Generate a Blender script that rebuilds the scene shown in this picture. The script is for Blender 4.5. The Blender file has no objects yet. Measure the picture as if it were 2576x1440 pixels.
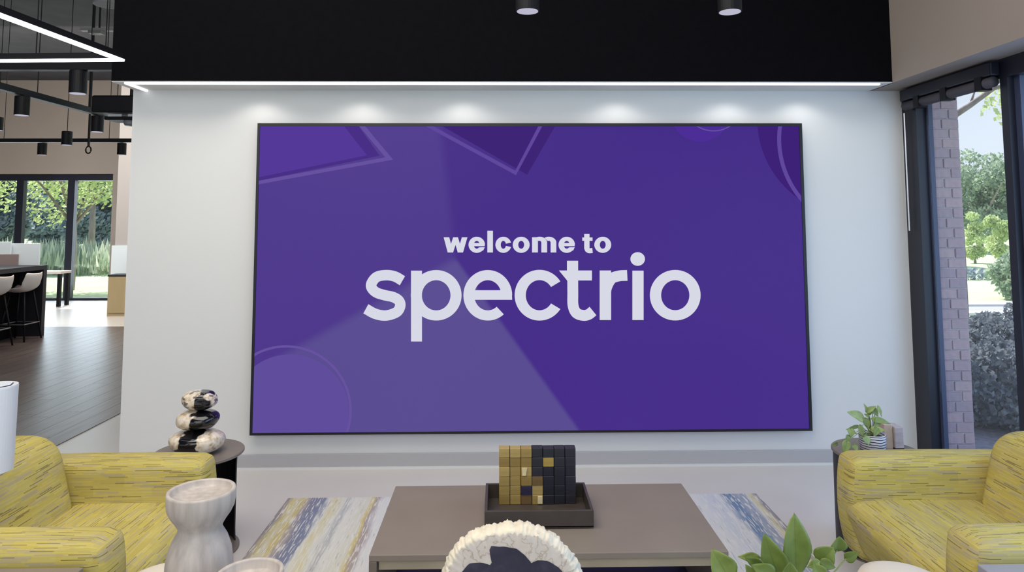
import bpy, bmesh, math, random
from mathutils import Vector, Matrix, noise
random.seed(7)
S = bpy.context.scene
COL = S.collection
PI = math.pi
def R(d): return math.radians(d)

# ------------------------------------------------------------------ camera
FPX, PPX, PPY = 1800.0, 1288.0, 412.0
CAM = Vector((0, 0, 1.7))
_ps, _th, _ro = R(1.11), R(4.54), R(-.14)
FW = Vector((math.sin(_ps)*math.cos(_th), math.cos(_ps)*math.cos(_th), math.sin(_th)))
_r0 = Vector((math.cos(_ps), -math.sin(_ps), 0)); _u0 = _r0.cross(FW)
RT = _r0*math.cos(_ro) + _u0*math.sin(_ro)
UP = -_r0*math.sin(_ro) + _u0*math.cos(_ro)
cd = bpy.data.cameras.new('camera'); cam = bpy.data.objects.new('camera', cd); COL.objects.link(cam)
m = Matrix((RT, UP, -FW)).transposed().to_4x4(); m.translation = CAM
cam.matrix_world = m
cd.sensor_width = 36; cd.lens = FPX*36/2576; cd.shift_y = -(720-PPY)/2576; cd.clip_end = 300
S.camera = cam
def _ray(x, y): return FW + RT*((x-PPX)/FPX) - UP*((y-PPY)/FPX)
def at(x, y, d):                       # point of the real place at depth d
    r = _ray(x, y); return CAM + r*(d/r.y)
def atz(x, y, z):                      # point of the real place at height z
    r = _ray(x, y); return CAM + r*((z-1.7)/r.z)

# ------------------------------------------------------------------ view, world, sun, lights
S.view_settings.view_transform = 'Standard'; S.view_settings.look = 'None'
S.view_settings.gamma = 1; S.view_settings.use_curve_mapping = False
S.view_settings.exposure = 0.0
W = bpy.data.worlds.new('sky'); S.world = W; W.use_nodes = True
nt = W.node_tree; nt.nodes.clear()
wo = nt.nodes.new('ShaderNodeOutputWorld'); bg = nt.nodes.new('ShaderNodeBackground')
tc = nt.nodes.new('ShaderNodeTexCoord'); sx = nt.nodes.new('ShaderNodeSeparateXYZ'); rp = nt.nodes.new('ShaderNodeValToRGB')
nt.links.new(tc.outputs['Generated'], sx.inputs[0]); nt.links.new(sx.outputs['Z'], rp.inputs[0])
rp.color_ramp.elements[0].color = (.78, .86, .95, 1); rp.color_ramp.elements[0].position = 0
rp.color_ramp.elements[1].color = (.42, .60, .92, 1); rp.color_ramp.elements[1].position = .9
nt.links.new(rp.outputs[0], bg.inputs[0]); bg.inputs[1].default_value = 1.1
nt.links.new(bg.outputs[0], wo.inputs[0])
def light(name, kind, loc, target, power, color, **kw):
    d = bpy.data.lights.new(name, kind); d.energy = power; d.color = color
    for k, v in kw.items(): setattr(d, k, v)
    o = bpy.data.objects.new(name, d); COL.objects.link(o); o.location = loc
    o.rotation_euler = (Vector(target)-Vector(loc)).to_track_quat('-Z', 'Y').to_euler()
    return o
light('sun', 'SUN', (0, 0, 20), Vector((.22, -.62, -.95)) + Vector((0, 0, 20)), 7.5, (1, .95, .88), angle=R(1))
light('room_fill', 'AREA', (-1.9, -1.4, 3.5), (-1.0, 4.6, .8), 78, (1, .95, .87), shape='RECTANGLE', size=4.5, size_y=2.5)  # added fill lamp behind the camera, not a fitting of the room
light('overhead_fill', 'AREA', (-.9, 2.2, 4.6), (-.7, 2.6, 0), 190, (1, .95, .88), shape='RECTANGLE', size=4.5, size_y=3.0)  # added overhead fill to lift floor and tables, no visible source
light('window_daylight', 'AREA', (3.02, 2.2, 1.35), (0, 3.6, .9), 62, (.30, .55, 1), shape='RECTANGLE', size=3.8, size_y=2.3)
light('far_window_daylight', 'AREA', (-10.4, 15.6, 1.4), (-7, 10, .6), 150, (.74, .87, 1), shape='RECTANGLE', size=4.6, size_y=2.4)
light('far_room_fill', 'AREA', (-7.0, 10.7, 4.5), (-7.0, 13.0, 0), 320, (1, .93, .84), shape='RECTANGLE', size=5, size_y=1.0)  # added fill brightening the far wall and screen, no visible source

# ------------------------------------------------------------------ helpers
def lin(c):
    return tuple(((x/255)/12.92 if x/255 <= .04045 else ((x/255+.055)/1.055)**2.4) for x in c)
def mat(name, rgb, rough=.5, metal=0, var=0, scale=8, bump=0, bscale=200, emit=None, es=1, spec=.5, stretch=None, coat=0):
    m = bpy.data.materials.new(name); m.use_nodes = True; t = m.node_tree; b = t.nodes['Principled BSDF']
    c = lin(rgb); b.inputs['Base Color'].default_value = (*c, 1); b.inputs['Roughness'].default_value = rough
    b.inputs['Metallic'].default_value = metal; b.inputs['Specular IOR Level'].default_value = spec
    b.inputs['Coat Weight'].default_value = coat
    tcn = t.nodes.new('ShaderNodeTexCoord'); mp = t.nodes.new('ShaderNodeMapping')
    t.links.new(tcn.outputs['Object'], mp.inputs[0])
    if stretch: mp.inputs['Scale'].default_value = stretch
    if var:
        n = t.nodes.new('ShaderNodeTexNoise'); n.inputs['Scale'].default_value = scale; n.inputs['Detail'].default_value = 5
        t.links.new(mp.outputs[0], n.inputs['Vector'])
        r = t.nodes.new('ShaderNodeValToRGB'); e = r.color_ramp.elements
        e[0].position = .3; e[1].position = .7
        e[0].color = (*[max(0, x*(1-var)) for x in c], 1); e[1].color = (*[min(1, x*(1+var)) for x in c], 1)
        t.links.new(n.outputs['Fac'], r.inputs[0]); t.links.new(r.outputs[0], b.inputs['Base Color'])
    if bump:
        n2 = t.nodes.new('ShaderNodeTexNoise'); n2.inputs['Scale'].default_value = bscale; n2.inputs['Detail'].default_value = 3
        t.links.new(mp.outputs[0], n2.inputs['Vector'])
        bp = t.nodes.new('ShaderNodeBump'); bp.inputs['Strength'].default_value = bump; bp.inputs['Distance'].default_value = .002
        t.links.new(n2.outputs['Fac'], bp.inputs['Height']); t.links.new(bp.outputs[0], b.inputs['Normal'])
    if emit:
        b.inputs['Emission Color'].default_value = (*lin(emit), 1); b.inputs['Emission Strength'].default_value = es
    return m
def emis(name, rgb, s=1):
    m = bpy.data.materials.new(name); m.use_nodes = True; t = m.node_tree; t.nodes.clear()
    o = t.nodes.new('ShaderNodeOutputMaterial'); e = t.nodes.new('ShaderNodeEmission')
    e.inputs[0].default_value = (*lin(rgb), 1); e.inputs[1].default_value = s
    t.links.new(e.outputs[0], o.inputs[0]); return m
def obj(name, bm, mt, parent=None, smooth=False, bevel=0, seg=2, matrix=None):
    me = bpy.data.meshes.new(name); bmesh.ops.recalc_face_normals(bm, faces=bm.faces); bm.to_mesh(me); bm.free()
    for x in (mt if isinstance(mt, (list, tuple)) else [mt]): me.materials.append(x)
    if smooth:
        for p in me.polygons: p.use_smooth = True
    o = bpy.data.objects.new(name, me); COL.objects.link(o)
    if parent: o.parent = parent
    if matrix is not None: o.matrix_local = matrix
    if bevel:
        md = o.modifiers.new('bevel', 'BEVEL'); md.width = bevel; md.segments = seg; md.limit_method = 'ANGLE'; md.angle_limit = R(40)
    return o
def tag(o, label, cat, group=None):
    o['label'] = label; o['category'] = cat
    if group: o['group'] = group
    return o
def thing(name, label, cat, loc=(0, 0, 0), group=None):
    o = bpy.data.objects.new(name, None); COL.objects.link(o); o.location = loc; o.empty_display_size = .1
    return tag(o, label, cat, group)
def struct(name, bm, mt, **k):
    o = obj(name, bm, mt, **k); o['kind'] = 'structure'; return o
def stuff(o): o['kind'] = 'stuff'; return o
def dup(root, loc, label=None, group=None):
    r = root.copy(); COL.objects.link(r); r.location = loc
    if label: r['label'] = label
    if group: r['group'] = group
    for ch in list(root.children):
        c = ch.copy(); COL.objects.link(c); c.parent = r
        for g in ch.children:
            d = g.copy(); COL.objects.link(d); d.parent = c
    return r
def box(bm, x0, x1, y0, y1, z0, z1):
    v = [bm.verts.new((x, y, z)) for x in (x0, x1) for y in (y0, y1) for z in (z0, z1)]
    for f in ((0, 1, 3, 2), (4, 6, 7, 5), (0, 4, 5, 1), (2, 3, 7, 6), (0, 2, 6, 4), (1, 5, 7, 3)):
        bm.faces.new([v[i] for i in f])
    return v
def bx(*a):
    bm = bmesh.new(); box(bm, *a); return bm
def lathe(bm, prof, n=40, c=(0, 0), fn=None):
    rings = []
    for r, z in prof:
        ring = []
        for i in range(n):
            a = 2*PI*i/n
            rr = r*(fn(a, z) if fn else 1)
            ring.append(bm.verts.new((c[0]+rr*math.cos(a), c[1]+rr*math.sin(a), z)))
        rings.append(ring)
    for k in range(len(rings)-1):
        for i in range(n):
            j = (i+1) % n; bm.faces.new((rings[k][i], rings[k][j], rings[k+1][j], rings[k+1][i]))
    bm.faces.new(list(reversed(rings[0]))); bm.faces.new(rings[-1])
    return rings
def tube(bm, pts, r, n=8, r1=None):
    pts = [Vector(p) for p in pts]; rings = []
    for k, p in enumerate(pts):
        d = (pts[min(k+1, len(pts)-1)]-pts[max(k-1, 0)]).normalized()
        a = d.cross(Vector((0, 0, 1)) if abs(d.z) < .9 else Vector((1, 0, 0))).normalized(); b = d.cross(a)
        rr = r if r1 is None else r+(r1-r)*k/(len(pts)-1)
        rings.append([bm.verts.new(p+(a*math.cos(2*PI*i/n)+b*math.sin(2*PI*i/n))*rr) for i in range(n)])
    for k in range(len(rings)-1):
        for i in range(n):
            j = (i+1) % n; bm.faces.new((rings[k][i], rings[k][j], rings[k+1][j], rings[k+1][i]))
    bm.faces.new(rings[0]); bm.faces.new(rings[-1])
def tb(pts, r, n=8, r1=None):
    bm = bmesh.new(); tube(bm, pts, r, n, r1); return bm
def prism(bm, poly, y0, y1):            # polygon in x,z pushed through y
    a = [bm.verts.new((x, y0, z)) for x, z in poly]; b = [bm.verts.new((x, y1, z)) for x, z in poly]
    n = len(poly); bm.faces.new(a); bm.faces.new(list(reversed(b)))
    for i in range(n):
        j = (i+1) % n; bm.faces.new((a[i], b[i], b[j], a[j]))

# ------------------------------------------------------------------ materials
M = {}
M['white_wall'] = mat('white_wall', (213, 212, 209), .6, var=.015, scale=1.2, bump=.05, bscale=300)
M['taupe_wall'] = mat('taupe_wall', (150, 140, 132), .75, var=.03, scale=2)
M['far_pale'] = mat('far_pale_wall', (168, 163, 162), .7)
M['grey_base'] = mat('grey_baseboard', (172, 170, 171), .5)
M['black_paint'] = mat('black_paint', (10, 9, 13), .9, var=.15, scale=30, spec=.06)
M['dark_ceiling'] = mat('dark_ceiling', (62, 60, 64), .9, var=.2, scale=3)
M['black_metal'] = mat('black_metal', (14, 13, 18), .5, spec=.25)
M['frame_black'] = mat('frame_black', (26, 28, 40), .4, spec=.4)
M['frame_blue'] = mat('frame_slate', (58, 66, 92), .45)
M['silver'] = mat('silver_guide', (190, 192, 200), .35, metal=.6)
M['floor'] = mat('light_floor', (205, 200, 195), .32, var=.03, scale=1.5, spec=.45)
M['table_brown'] = mat('taupe_tabletop', (133, 121, 108), .5, var=.06, scale=3.5, bump=.08, bscale=120)
M['table_edge'] = mat('taupe_table_edge', (112, 100, 88), .5, var=.06, scale=6)
M['apron'] = mat('pale_apron', (172, 158, 132), .55, var=.08, scale=5)
M['tray'] = mat('dark_tray', (66, 58, 52), .42, var=.15, scale=14, bump=.1)
M['side_table'] = mat('bronze_side_table', (118, 109, 102), .5, var=.05, scale=20)
M['side_black'] = mat('black_stem', (24, 22, 28), .5)
M['led'] = emis('led_strip', (240, 244, 255), 2.2)
M['led_tri'] = emis('led_tube', (240, 248, 255), 5)
M['lamp_face'] = emis('lamp_face', (205, 205, 225), .8)
M['white_shell'] = mat('white_shell', (222, 212, 206), .45)
M['travertine'] = mat('travertine', (184, 174, 166), .5, var=.17, scale=9, stretch=(5, 5, .4), bump=.1, bscale=60)
M['cream'] = mat('cream_fabric', (216, 205, 188), .8, bump=.25, bscale=500)
M['white_plastic'] = mat('white_plastic', (214, 217, 224), .35)
M['slot'] = mat('dark_slot', (60, 62, 72), .5)
M['oak'] = mat('oak_cabinet', (158, 140, 106), .5, var=.08, scale=4, stretch=(1, 1, .2))
M['counter'] = mat('black_counter', (40, 38, 46), .4, spec=.4)
M['recess'] = mat('black_recess', (14, 13, 16), .7, spec=.1)
M['frost'] = mat('frosted_panel', (214, 224, 230), .3)
M['mauve_reflect'] = mat('mauve_reflection', (140, 124, 124), .5)
M['soil'] = mat('soil', (45, 40, 34), .9, var=.3, scale=60, bump=.6, bscale=200)
M['stem'] = mat('plant_stem', (128, 140, 80), .5)
M['trunk'] = mat('bark', (146, 136, 130), .9, var=.25, scale=8, stretch=(2, 2, .4), bump=.5, bscale=20)
M['lawn'] = mat('lawn', (184, 202, 160), .95, var=.15, scale=.7)
M['road'] = mat('pale_road', (226, 226, 228), .9)
M['asphalt'] = mat('grey_road', (164, 166, 172), .9)
M['planter'] = mat('dark_planter', (70, 66, 64), .6)
def glass_mat():
    m = bpy.data.materials.new('window_glass'); m.use_nodes = True; t = m.node_tree; t.nodes.clear()
    o = t.nodes.new('ShaderNodeOutputMaterial'); tr = t.nodes.new('ShaderNodeBsdfTransparent'); gl = t.nodes.new('ShaderNodeBsdfGlossy')
    tr.inputs[0].default_value = (.985, .99, .995, 1); gl.inputs['Roughness'].default_value = .02
    lw = t.nodes.new('ShaderNodeLayerWeight'); lw.inputs[0].default_value = .5; pw = t.nodes.new('ShaderNodeMath'); pw.operation = 'POWER'; t.links.new(lw.outputs['Facing'], pw.inputs[0]); pw.inputs[1].default_value = 4
    fr = t.nodes.new('ShaderNodeMath'); fr.operation = 'MULTIPLY_ADD'; t.links.new(pw.outputs[0], fr.inputs[0]); fr.inputs[1].default_value = .5; fr.inputs[2].default_value = .03
    mx = t.nodes.new('ShaderNodeMixShader'); t.links.new(fr.outputs[0], mx.inputs[0])
    t.links.new(tr.outputs[0], mx.inputs[1]); t.links.new(gl.outputs[0], mx.inputs[2]); t.links.new(mx.outputs[0], o.inputs[0]); return m
M['glass'] = glass_mat()

class G:                                 # tiny node-graph helper
    def __init__(s, name, rough=.8):
        s.m = bpy.data.materials.new(name); s.m.use_nodes = True; s.t = s.m.node_tree; s.b = s.t.nodes['Principled BSDF']
        s.b.inputs['Roughness'].default_value = rough
    def n(s, ty, **k):
        n = s.t.nodes.new(ty)
        for a, v in k.items(): setattr(n, a, v)
        return n
    def l(s, a, b): s.t.links.new(a, b)
    def math(s, op, a, b=None, c=None):
        n = s.n('ShaderNodeMath', operation=op)
        for i, x in enumerate((a, b, c)):
            if x is None: continue
            if isinstance(x, (int, float)): n.inputs[i].default_value = x
            else: s.l(x, n.inputs[i])
        return n.outputs[0]
    def mix(s, f, a, b):
        n = s.n('ShaderNodeMix', data_type='RGBA')
        for i, x in ((0, f), (6, a), (7, b)):
            if isinstance(x, (int, float)): n.inputs[i].default_value = x
            elif isinstance(x, tuple): n.inputs[i].default_value = (*x, 1)
            else: s.l(x, n.inputs[i])
        return n.outputs[2]
    def sstep(s, x, a, b):
        n = s.n('ShaderNodeMapRange', interpolation_type='SMOOTHSTEP'); s.l(x, n.inputs[0])
        n.inputs[1].default_value = a; n.inputs[2].default_value = b; return n.outputs[0]
    def ramp(s, x, els, interp='LINEAR'):
        n = s.n('ShaderNodeValToRGB'); s.l(x, n.inputs[0]); cr = n.color_ramp; cr.interpolation = interp
        cr.elements[0].position = els[0][0]; cr.elements[0].color = (*lin(els[0][1]), 1)
        cr.elements[1].position = els[-1][0]; cr.elements[1].color = (*lin(els[-1][1]), 1)
        for p, c in els[1:-1]: e = cr.elements.new(p); e.color = (*lin(c), 1)
        return n.outputs[0]
    def noise(s, vec, scale, detail=4):
        n = s.n('ShaderNodeTexNoise'); n.inputs['Scale'].default_value = scale; n.inputs['Detail'].default_value = detail
        s.l(vec, n.inputs['Vector']); return n.outputs['Fac']

def fabric():
    g = G('chartreuse_fabric', .85); g.b.inputs['Specular IOR Level'].default_value = .2
    uv = g.n('ShaderNodeUVMap'); sp = g.n('ShaderNodeSeparateXYZ'); g.l(uv.outputs[0], sp.inputs[0]); u, v = sp.outputs[0], sp.outputs[1]
    def cell(h, w, seed):
        row = g.math('FLOOR', g.math('DIVIDE', v, h))
        w1 = g.n('ShaderNodeTexWhiteNoise', noise_dimensions='1D'); g.l(g.math('ADD', row, seed), w1.inputs['W'])
        col = g.math('FLOOR', g.math('ADD', g.math('DIVIDE', u, w), g.math('MULTIPLY', w1.outputs[0], 7.0)))
        cb = g.n('ShaderNodeCombineXYZ'); g.l(row, cb.inputs[0]); g.l(col, cb.inputs[1]); cb.inputs[2].default_value = seed
        w2 = g.n('ShaderNodeTexWhiteNoise', noise_dimensions='3D'); g.l(cb.outputs[0], w2.inputs['Vector'])
        return w2.outputs[0]
    base = g.ramp(cell(.0045, .11, 1.3), [(0, (195, 178, 96)), (.3, (177, 161, 80)), (.6, (204, 188, 112)), (.8, (174, 160, 102)), (1, (195, 175, 74))])
    patch = g.ramp(cell(.042, .13, 5.7), [(0, (195, 177, 88)), (.35, (174, 160, 92)), (.7, (200, 186, 110)), (1, (172, 158, 120))])
    c = g.mix(.45, base, patch)
    grey = g.sstep(cell(.0055, .10, 9.1), .78, .86)
    c = g.mix(g.math('MULTIPLY', grey, .5), c, lin((160, 150, 142)))
    dark = g.sstep(cell(.0034, .085, 3.9), .915, .925)
    # thin the dark thread inside its row
    fr = g.math('FRACT', g.math('DIVIDE', v, .0034)); thin = g.math('LESS_THAN', g.math('ABSOLUTE', g.math('SUBTRACT', fr, .5)), .36)
    c = g.mix(g.math('MULTIPLY', g.math('MULTIPLY', dark, thin), .8), c, lin((92, 82, 54)))
    g.l(c, g.b.inputs['Base Color'])
    bp = g.n('ShaderNodeBump'); bp.inputs['Strength'].default_value = .25; bp.inputs['Distance'].default_value = .001
    g.l(cell(.0045, .11, 1.3), bp.inputs['Height']); g.l(bp.outputs[0], g.b.inputs['Normal'])
    return g.m
M['fabric'] = fabric()

def rug_mat():
    g = G('distressed_rug', .95); g.b.inputs['Specular IOR Level'].default_value = .1
    tcn = g.n('ShaderNodeTexCoord'); sp = g.n('ShaderNodeSeparateXYZ'); g.l(tcn.outputs['Object'], sp.inputs[0])
    mp = g.n('ShaderNodeMapping'); g.l(tcn.outputs['Object'], mp.inputs[0]); mp.inputs['Scale'].default_value = (9, 1.1, 1)
    n1 = g.noise(mp.outputs[0], 2.2, 6)
    mp2 = g.n('ShaderNodeMapping'); g.l(tcn.outputs['Object'], mp2.inputs[0]); mp2.inputs['Scale'].default_value = (60, 4.2, 1)
    n2 = g.noise(mp2.outputs[0], 2.0, 7)
    mp3 = g.n('ShaderNodeMapping'); g.l(tcn.outputs['Object'], mp3.inputs[0]); mp3.inputs['Scale'].default_value = (70, 4.2, 1); mp3.inputs['Location'].default_value = (5, 9, 0)
    n3 = g.noise(mp3.outputs[0], 1.6, 6)
    x = g.math('ADD', g.math('DIVIDE', g.math('ADD', sp.outputs[0], 1.285), 2.875), g.math('MULTIPLY', g.math('SUBTRACT', n1, .5), .035))
    c = g.ramp(x, [(0, (128, 120, 124)), (.008, (150, 140, 136)), (.014, (196, 182, 112)), (.026, (198, 192, 172)), (.034, (196, 178, 100)), (.044, (170, 158, 146)),
                   (.052, (124, 122, 140)), (.066, (104, 112, 144)), (.082, (112, 120, 148)), (.09, (206, 206, 200)), (.105, (204, 194, 150)), (.118, (208, 208, 202)), (.132, (166, 168, 170)), (.14, (210, 210, 204)),
                   (.172, (204, 202, 190)), (.182, (200, 182, 108)), (.194, (150, 136, 142)), (.206, (208, 208, 210)), (.45, (192, 190, 184)), (.70, (204, 200, 180)),
                   (.86, (206, 207, 208)), (.905, (188, 194, 206)), (.916, (208, 209, 212)), (.928, (96, 124, 162)), (.948, (88, 120, 158)), (.958, (150, 158, 176)),
                   (.968, (130, 140, 164)), (.978, (190, 192, 198)), (.986, (206, 194, 144)), (.993, (150, 146, 148)), (1, (128, 124, 130))])
    c = g.mix(g.math('MULTIPLY', g.sstep(n2, .53, .59), .8), c, lin((216, 214, 208)))
    c = g.mix(g.math('MULTIPLY', g.sstep(n3, .61, .68), .55), c, lin((112, 116, 128)))
    c = g.mix(.12, c, lin((206, 205, 200)))
    g.l(c, g.b.inputs['Base Color']); return g.m
M['rug'] = rug_mat()

def planks_mat():
    g = G('dark_plank', .34)
    oi = g.n('ShaderNodeObjectInfo'); tcn = g.n('ShaderNodeTexCoord'); mp = g.n('ShaderNodeMapping'); g.l(tcn.outputs['Object'], mp.inputs[0]); mp.inputs['Scale'].default_value = (22, 1.5, 1)
    v = g.n('ShaderNodeVectorMath', operation='ADD'); g.l(mp.outputs[0], v.inputs[0])
    cb = g.n('ShaderNodeCombineXYZ'); g.l(g.math('MULTIPLY', oi.outputs['Random'], 40.), cb.inputs[1]); g.l(cb.outputs[0], v.inputs[1])
    n = g.noise(v.outputs[0], 1.5, 5)
    a = g.ramp(n, [(.25, (66, 57, 55)), (.5, (92, 80, 77)), (.75, (112, 99, 95))])
    c = g.mix(g.math('MULTIPLY', oi.outputs['Random'], .35), a, lin((62, 54, 54)))
    g.l(c, g.b.inputs['Base Color']); return g.m
M['plank'] = planks_mat()

def stone_mat(name, mode, seed):
    g = G(name, .1); g.b.inputs['Coat Weight'].default_value = .3
    tcn = g.n('ShaderNodeTexCoord'); mp = g.n('ShaderNodeMapping'); g.l(tcn.outputs['Object'], mp.inputs[0]); mp.inputs['Location'].default_value = (seed, seed*2, seed*.7)
    sp = g.n('ShaderNodeSeparateXYZ'); g.l(tcn.outputs['Object'], sp.inputs[0]); x = sp.outputs[0]
    n = g.math('SUBTRACT', g.noise(mp.outputs[0], 16, 4), .5); n2 = g.noise(mp.outputs[0], 45, 5)
    if mode == 'band': x2 = g.math('SUBTRACT', .050, g.math('ABSOLUTE', g.math('SUBTRACT', x, -.008)))
    elif mode == 'half': x2 = g.math('SUBTRACT', x, -.005)
    else: x2 = g.math('SUBTRACT', .022, g.math('ABSOLUTE', g.math('SUBTRACT', x, .035)))
    f = g.math('ADD', x2, g.math('MULTIPLY', n, .13))
    pale = g.ramp(n2, [(.3, (168, 146, 122)), (.5, (218, 202, 178)), (.7, (230, 220, 210))])
    if mode == 'vein':
        mq = g.n('ShaderNodeMapping'); g.l(tcn.outputs['Object'], mq.inputs[0]); mq.inputs['Scale'].default_value = (1, 1, 2.2)
        pale = g.mix(g.sstep(g.noise(mq.outputs[0], 26, 3), .50, .60), pale, lin((112, 104, 100)))
    c = g.mix(g.sstep(f, -.006, .006), pale, lin((18, 17, 22)))
    g.l(c, g.b.inputs['Base Color']); return g.m
M['stone_a'] = stone_mat('petrified_stone_black', 'band', 3.1)
M['stone_b'] = stone_mat('petrified_stone_mixed', 'half', 8.4)
M['stone_c'] = stone_mat('petrified_stone_banded', 'vein', 1.2)

def leaf_mat(name, c0, c1, c2):
    g = G(name, .38); g.b.inputs['Specular IOR Level'].default_value = .4
    uv = g.n('ShaderNodeUVMap'); sp = g.n('ShaderNodeSeparateXYZ'); g.l(uv.outputs[0], sp.inputs[0])
    oi = g.n('ShaderNodeObjectInfo'); tcn = g.n('ShaderNodeTexCoord')
    n = g.noise(tcn.outputs['Object'], 25, 4)
    mid = g.sstep(g.math('ABSOLUTE', sp.outputs[0]), .07, .0)
    f = g.math('ADD', g.math('MULTIPLY', n, .7), g.math('MULTIPLY', oi.outputs['Random'], .35))
    c = g.ramp(f, [(.2, c0), (.55, c1), (.9, c2)])
    c = g.mix(g.math('MULTIPLY', mid, .35), c, lin((70, 84, 40)))
    g.l(c, g.b.inputs['Base Color'])
    g.b.inputs['Subsurface Weight'].default_value = 0
    return g.m
M['leaf_front'] = leaf_mat('leaf_bright', (84, 100, 40), (112, 130, 58), (142, 156, 84))
M['leaf_back'] = leaf_mat('leaf_variegated', (90, 112, 66), (128, 146, 78), (168, 178, 124))

def hazy_foliage_mat(name, cols, rough=.8):  # leaf colours are paled and greyed to carry the outdoor haze
    g = G(name, rough); geo = g.n('ShaderNodeNewGeometry'); c = g.ramp(geo.outputs['Random Per Island'], cols)
    g.l(c, g.b.inputs['Base Color']); g.b.inputs['Specular IOR Level'].default_value = .15
    tr = g.n('ShaderNodeBsdfTranslucent'); g.l(c, tr.inputs[0])
    mx = g.n('ShaderNodeMixShader'); mx.inputs[0].default_value = .4
    g.l(g.b.outputs[0], mx.inputs[1]); g.l(tr.outputs[0], mx.inputs[2])
    g.l(mx.outputs[0], g.t.nodes['Material Output'].inputs[0]); return g.m
M['fol_light'] = hazy_foliage_mat('foliage_light', [(0, (176, 196, 140)), (.5, (206, 220, 164)), (1, (230, 238, 196))])
M['fol_mid'] = hazy_foliage_mat('foliage_mid', [(0, (138, 158, 140)), (.5, (162, 182, 158)), (1, (194, 208, 178))])
M['fol_dark'] = hazy_foliage_mat('foliage_dark', [(0, (140, 154, 168)), (.5, (162, 176, 186)), (1, (184, 196, 200))])
M['fol_grass'] = hazy_foliage_mat('tall_grass_blades', [(0, (176, 192, 168)), (.5, (204, 214, 190)), (1, (230, 234, 214))])
M['fol_hedge'] = hazy_foliage_mat('hedge_leaves', [(0, (104, 112, 124)), (.5, (124, 132, 142)), (1, (150, 158, 162))])

# ================================================================== SETTING
WY = 5.10          # face of the white feature wall
SZ = 2.634         # underside of black bulkhead
SY = 4.79          # front of black bulkhead
WXL = at(336, 400, WY).x - .02
WXR = 3.02
# floor: pale slab + dark plank zone
floor = struct('floor', bx(-16, 3.1, -4, 15.9, -.12, 0), M['floor'])
bmp = bmesh.new(); box(bmp, -.0885, .0885, -.5965, .5965, 0, .006)
pl0 = None; k = 0
x = -3.35-.09
while x > -8.4:
    y = 11.86-.6-random.random()*1.19*0
    off = random.random()*1.2
    ys = []; yy = 11.86
    first = True
    while yy > 3.2:
        L = off if first and off > .15 else 1.2
        first = False
        ys.append((yy-L, yy)); yy -= L
    for (a, b) in ys:
        if a < 2.4: continue
        if pl0 is None:
            pl0 = obj('plank', bmp, M['plank'], floor); o = pl0
        else:
            o = pl0.copy(); COL.objects.link(o); o.parent = floor
        o.location = (x, (a+b)/2, 0); o.scale = (1, (b-a-.003)/1.193, 1)
    x -= .18
# feature wall
struct('wall_back', bx(WXL, WXR+.01, WY, WY+.16, 0, 4.8), M['white_wall'])
bb = bmesh.new(); box(bb, WXL, WXR-.15, WY-.014, WY, 0, .100)
struct('baseboard_back', bb, M['grey_base'], bevel=.003)
bl_ = struct('trim_1', bx(WXL, WXR-.15, WY-.028, WY-.014, 0, .014), M['white_wall'])
# ceiling and black bulkhead
struct('ceiling', bx(-16, 3.2, -4, 16.1, 4.8, 4.95), M['dark_ceiling'])
SXL = atz(280, 206, SZ).x; SXR = atz(2259, 205, SZ).x
b = bmesh.new(); box(b, SXL, SXR, SY, WY, SZ+.008, 4.8)
struct('trim_2', b, M['black_paint'])
b = bmesh.new(); box(b, SXL, SXR, SY+.006, WY, SZ, SZ+.008)
struct('trim_3', b, M['white_wall'])
led = thing('cove_light', 'long white LED strip glowing under the lower edge of the black bulkhead', 'light', (0, SY, SZ))
b = bmesh.new(); box(b, SXL+.08, SXR-.09, .012, .035, -.012, 0); obj('strip', b, M['led'], led)
b = bmesh.new(); box(b, SXL+.08, SXL+.10, .035, WY-SY-.01, -.012, 0); obj('strip', b, M['led'], led)
# right wall: bulkhead over the glazing
BX = 2.70
struct('wall_right', bx(BX, 3.25, -3, WY, 2.634, 4.8), M['taupe_wall'])
# right window
GX = 2.985; HZ = 2.634
def pane_wall():
    fr = bmesh.new()
    w = struct('window_1', bx(GX-.05, GX+.05, -3, WY, 2.52, HZ), M['frame_black'])
    edges = [4.94, 4.05, 2.95, 1.85, .75, -.35, -1.45, -2.55]
    obj('jamb', bx(GX-.05, GX+.05, 4.93, WY, 0, 2.52), M['frame_black'], w)
    obj('jamb', bx(GX+.02, GX+.05, 4.90, 4.93, 0, 2.52), M['frame_blue'], w)
    for e in edges[1:]:
        obj('mullion', bx(GX-.05, GX+.05, e-.03, e+.03, .07, 2.52), M['frame_black'], w)
        obj('mullion', bx(GX-.01, GX+.05, e-.075, e-.03, .07, 2.52), M['frame_blue'], w)
    obj('sill', bx(GX-.05, GX+.05, -3, 4.90, 0, .07), M['frame_black'], w)
    for a, c in zip(edges, edges[1:]):
        obj('pane', bx(GX+.012, GX+.018, c+.03, (4.90 if a > 4.9 else a-.03), .07, 2.52), M['glass'], w)
pane_wall()
bl = thing('roller_blind', 'black roller blind cassette fixed along the head of the right window', 'blind', (GX-.06, 4.4, 2.55))
obj('cassette', bx(-.05, .01, -.33, .62, -.01, .07), M['frame_black'], bl, bevel=.008)
obj('rolled_fabric', tb([(-.02, -.31, -.045), (-.02, .6, -.045)], .032, 14), mat('blind_fabric', (66, 64, 72), .7), bl, smooth=True)
for yy in (-.22, .12, .42): obj('bracket', bx(-.055, .012, yy-.03, yy+.03, -.085, -.002), M['black_metal'], bl)
tag(obj('blind_cord', tb([(GX-.075, 5.03, 2.46), (GX-.075, 5.03, 1.62)], .006, 6), M['silver']), 'thin silver blind cord hanging beside the jamb of the right window', 'cord')

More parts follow.
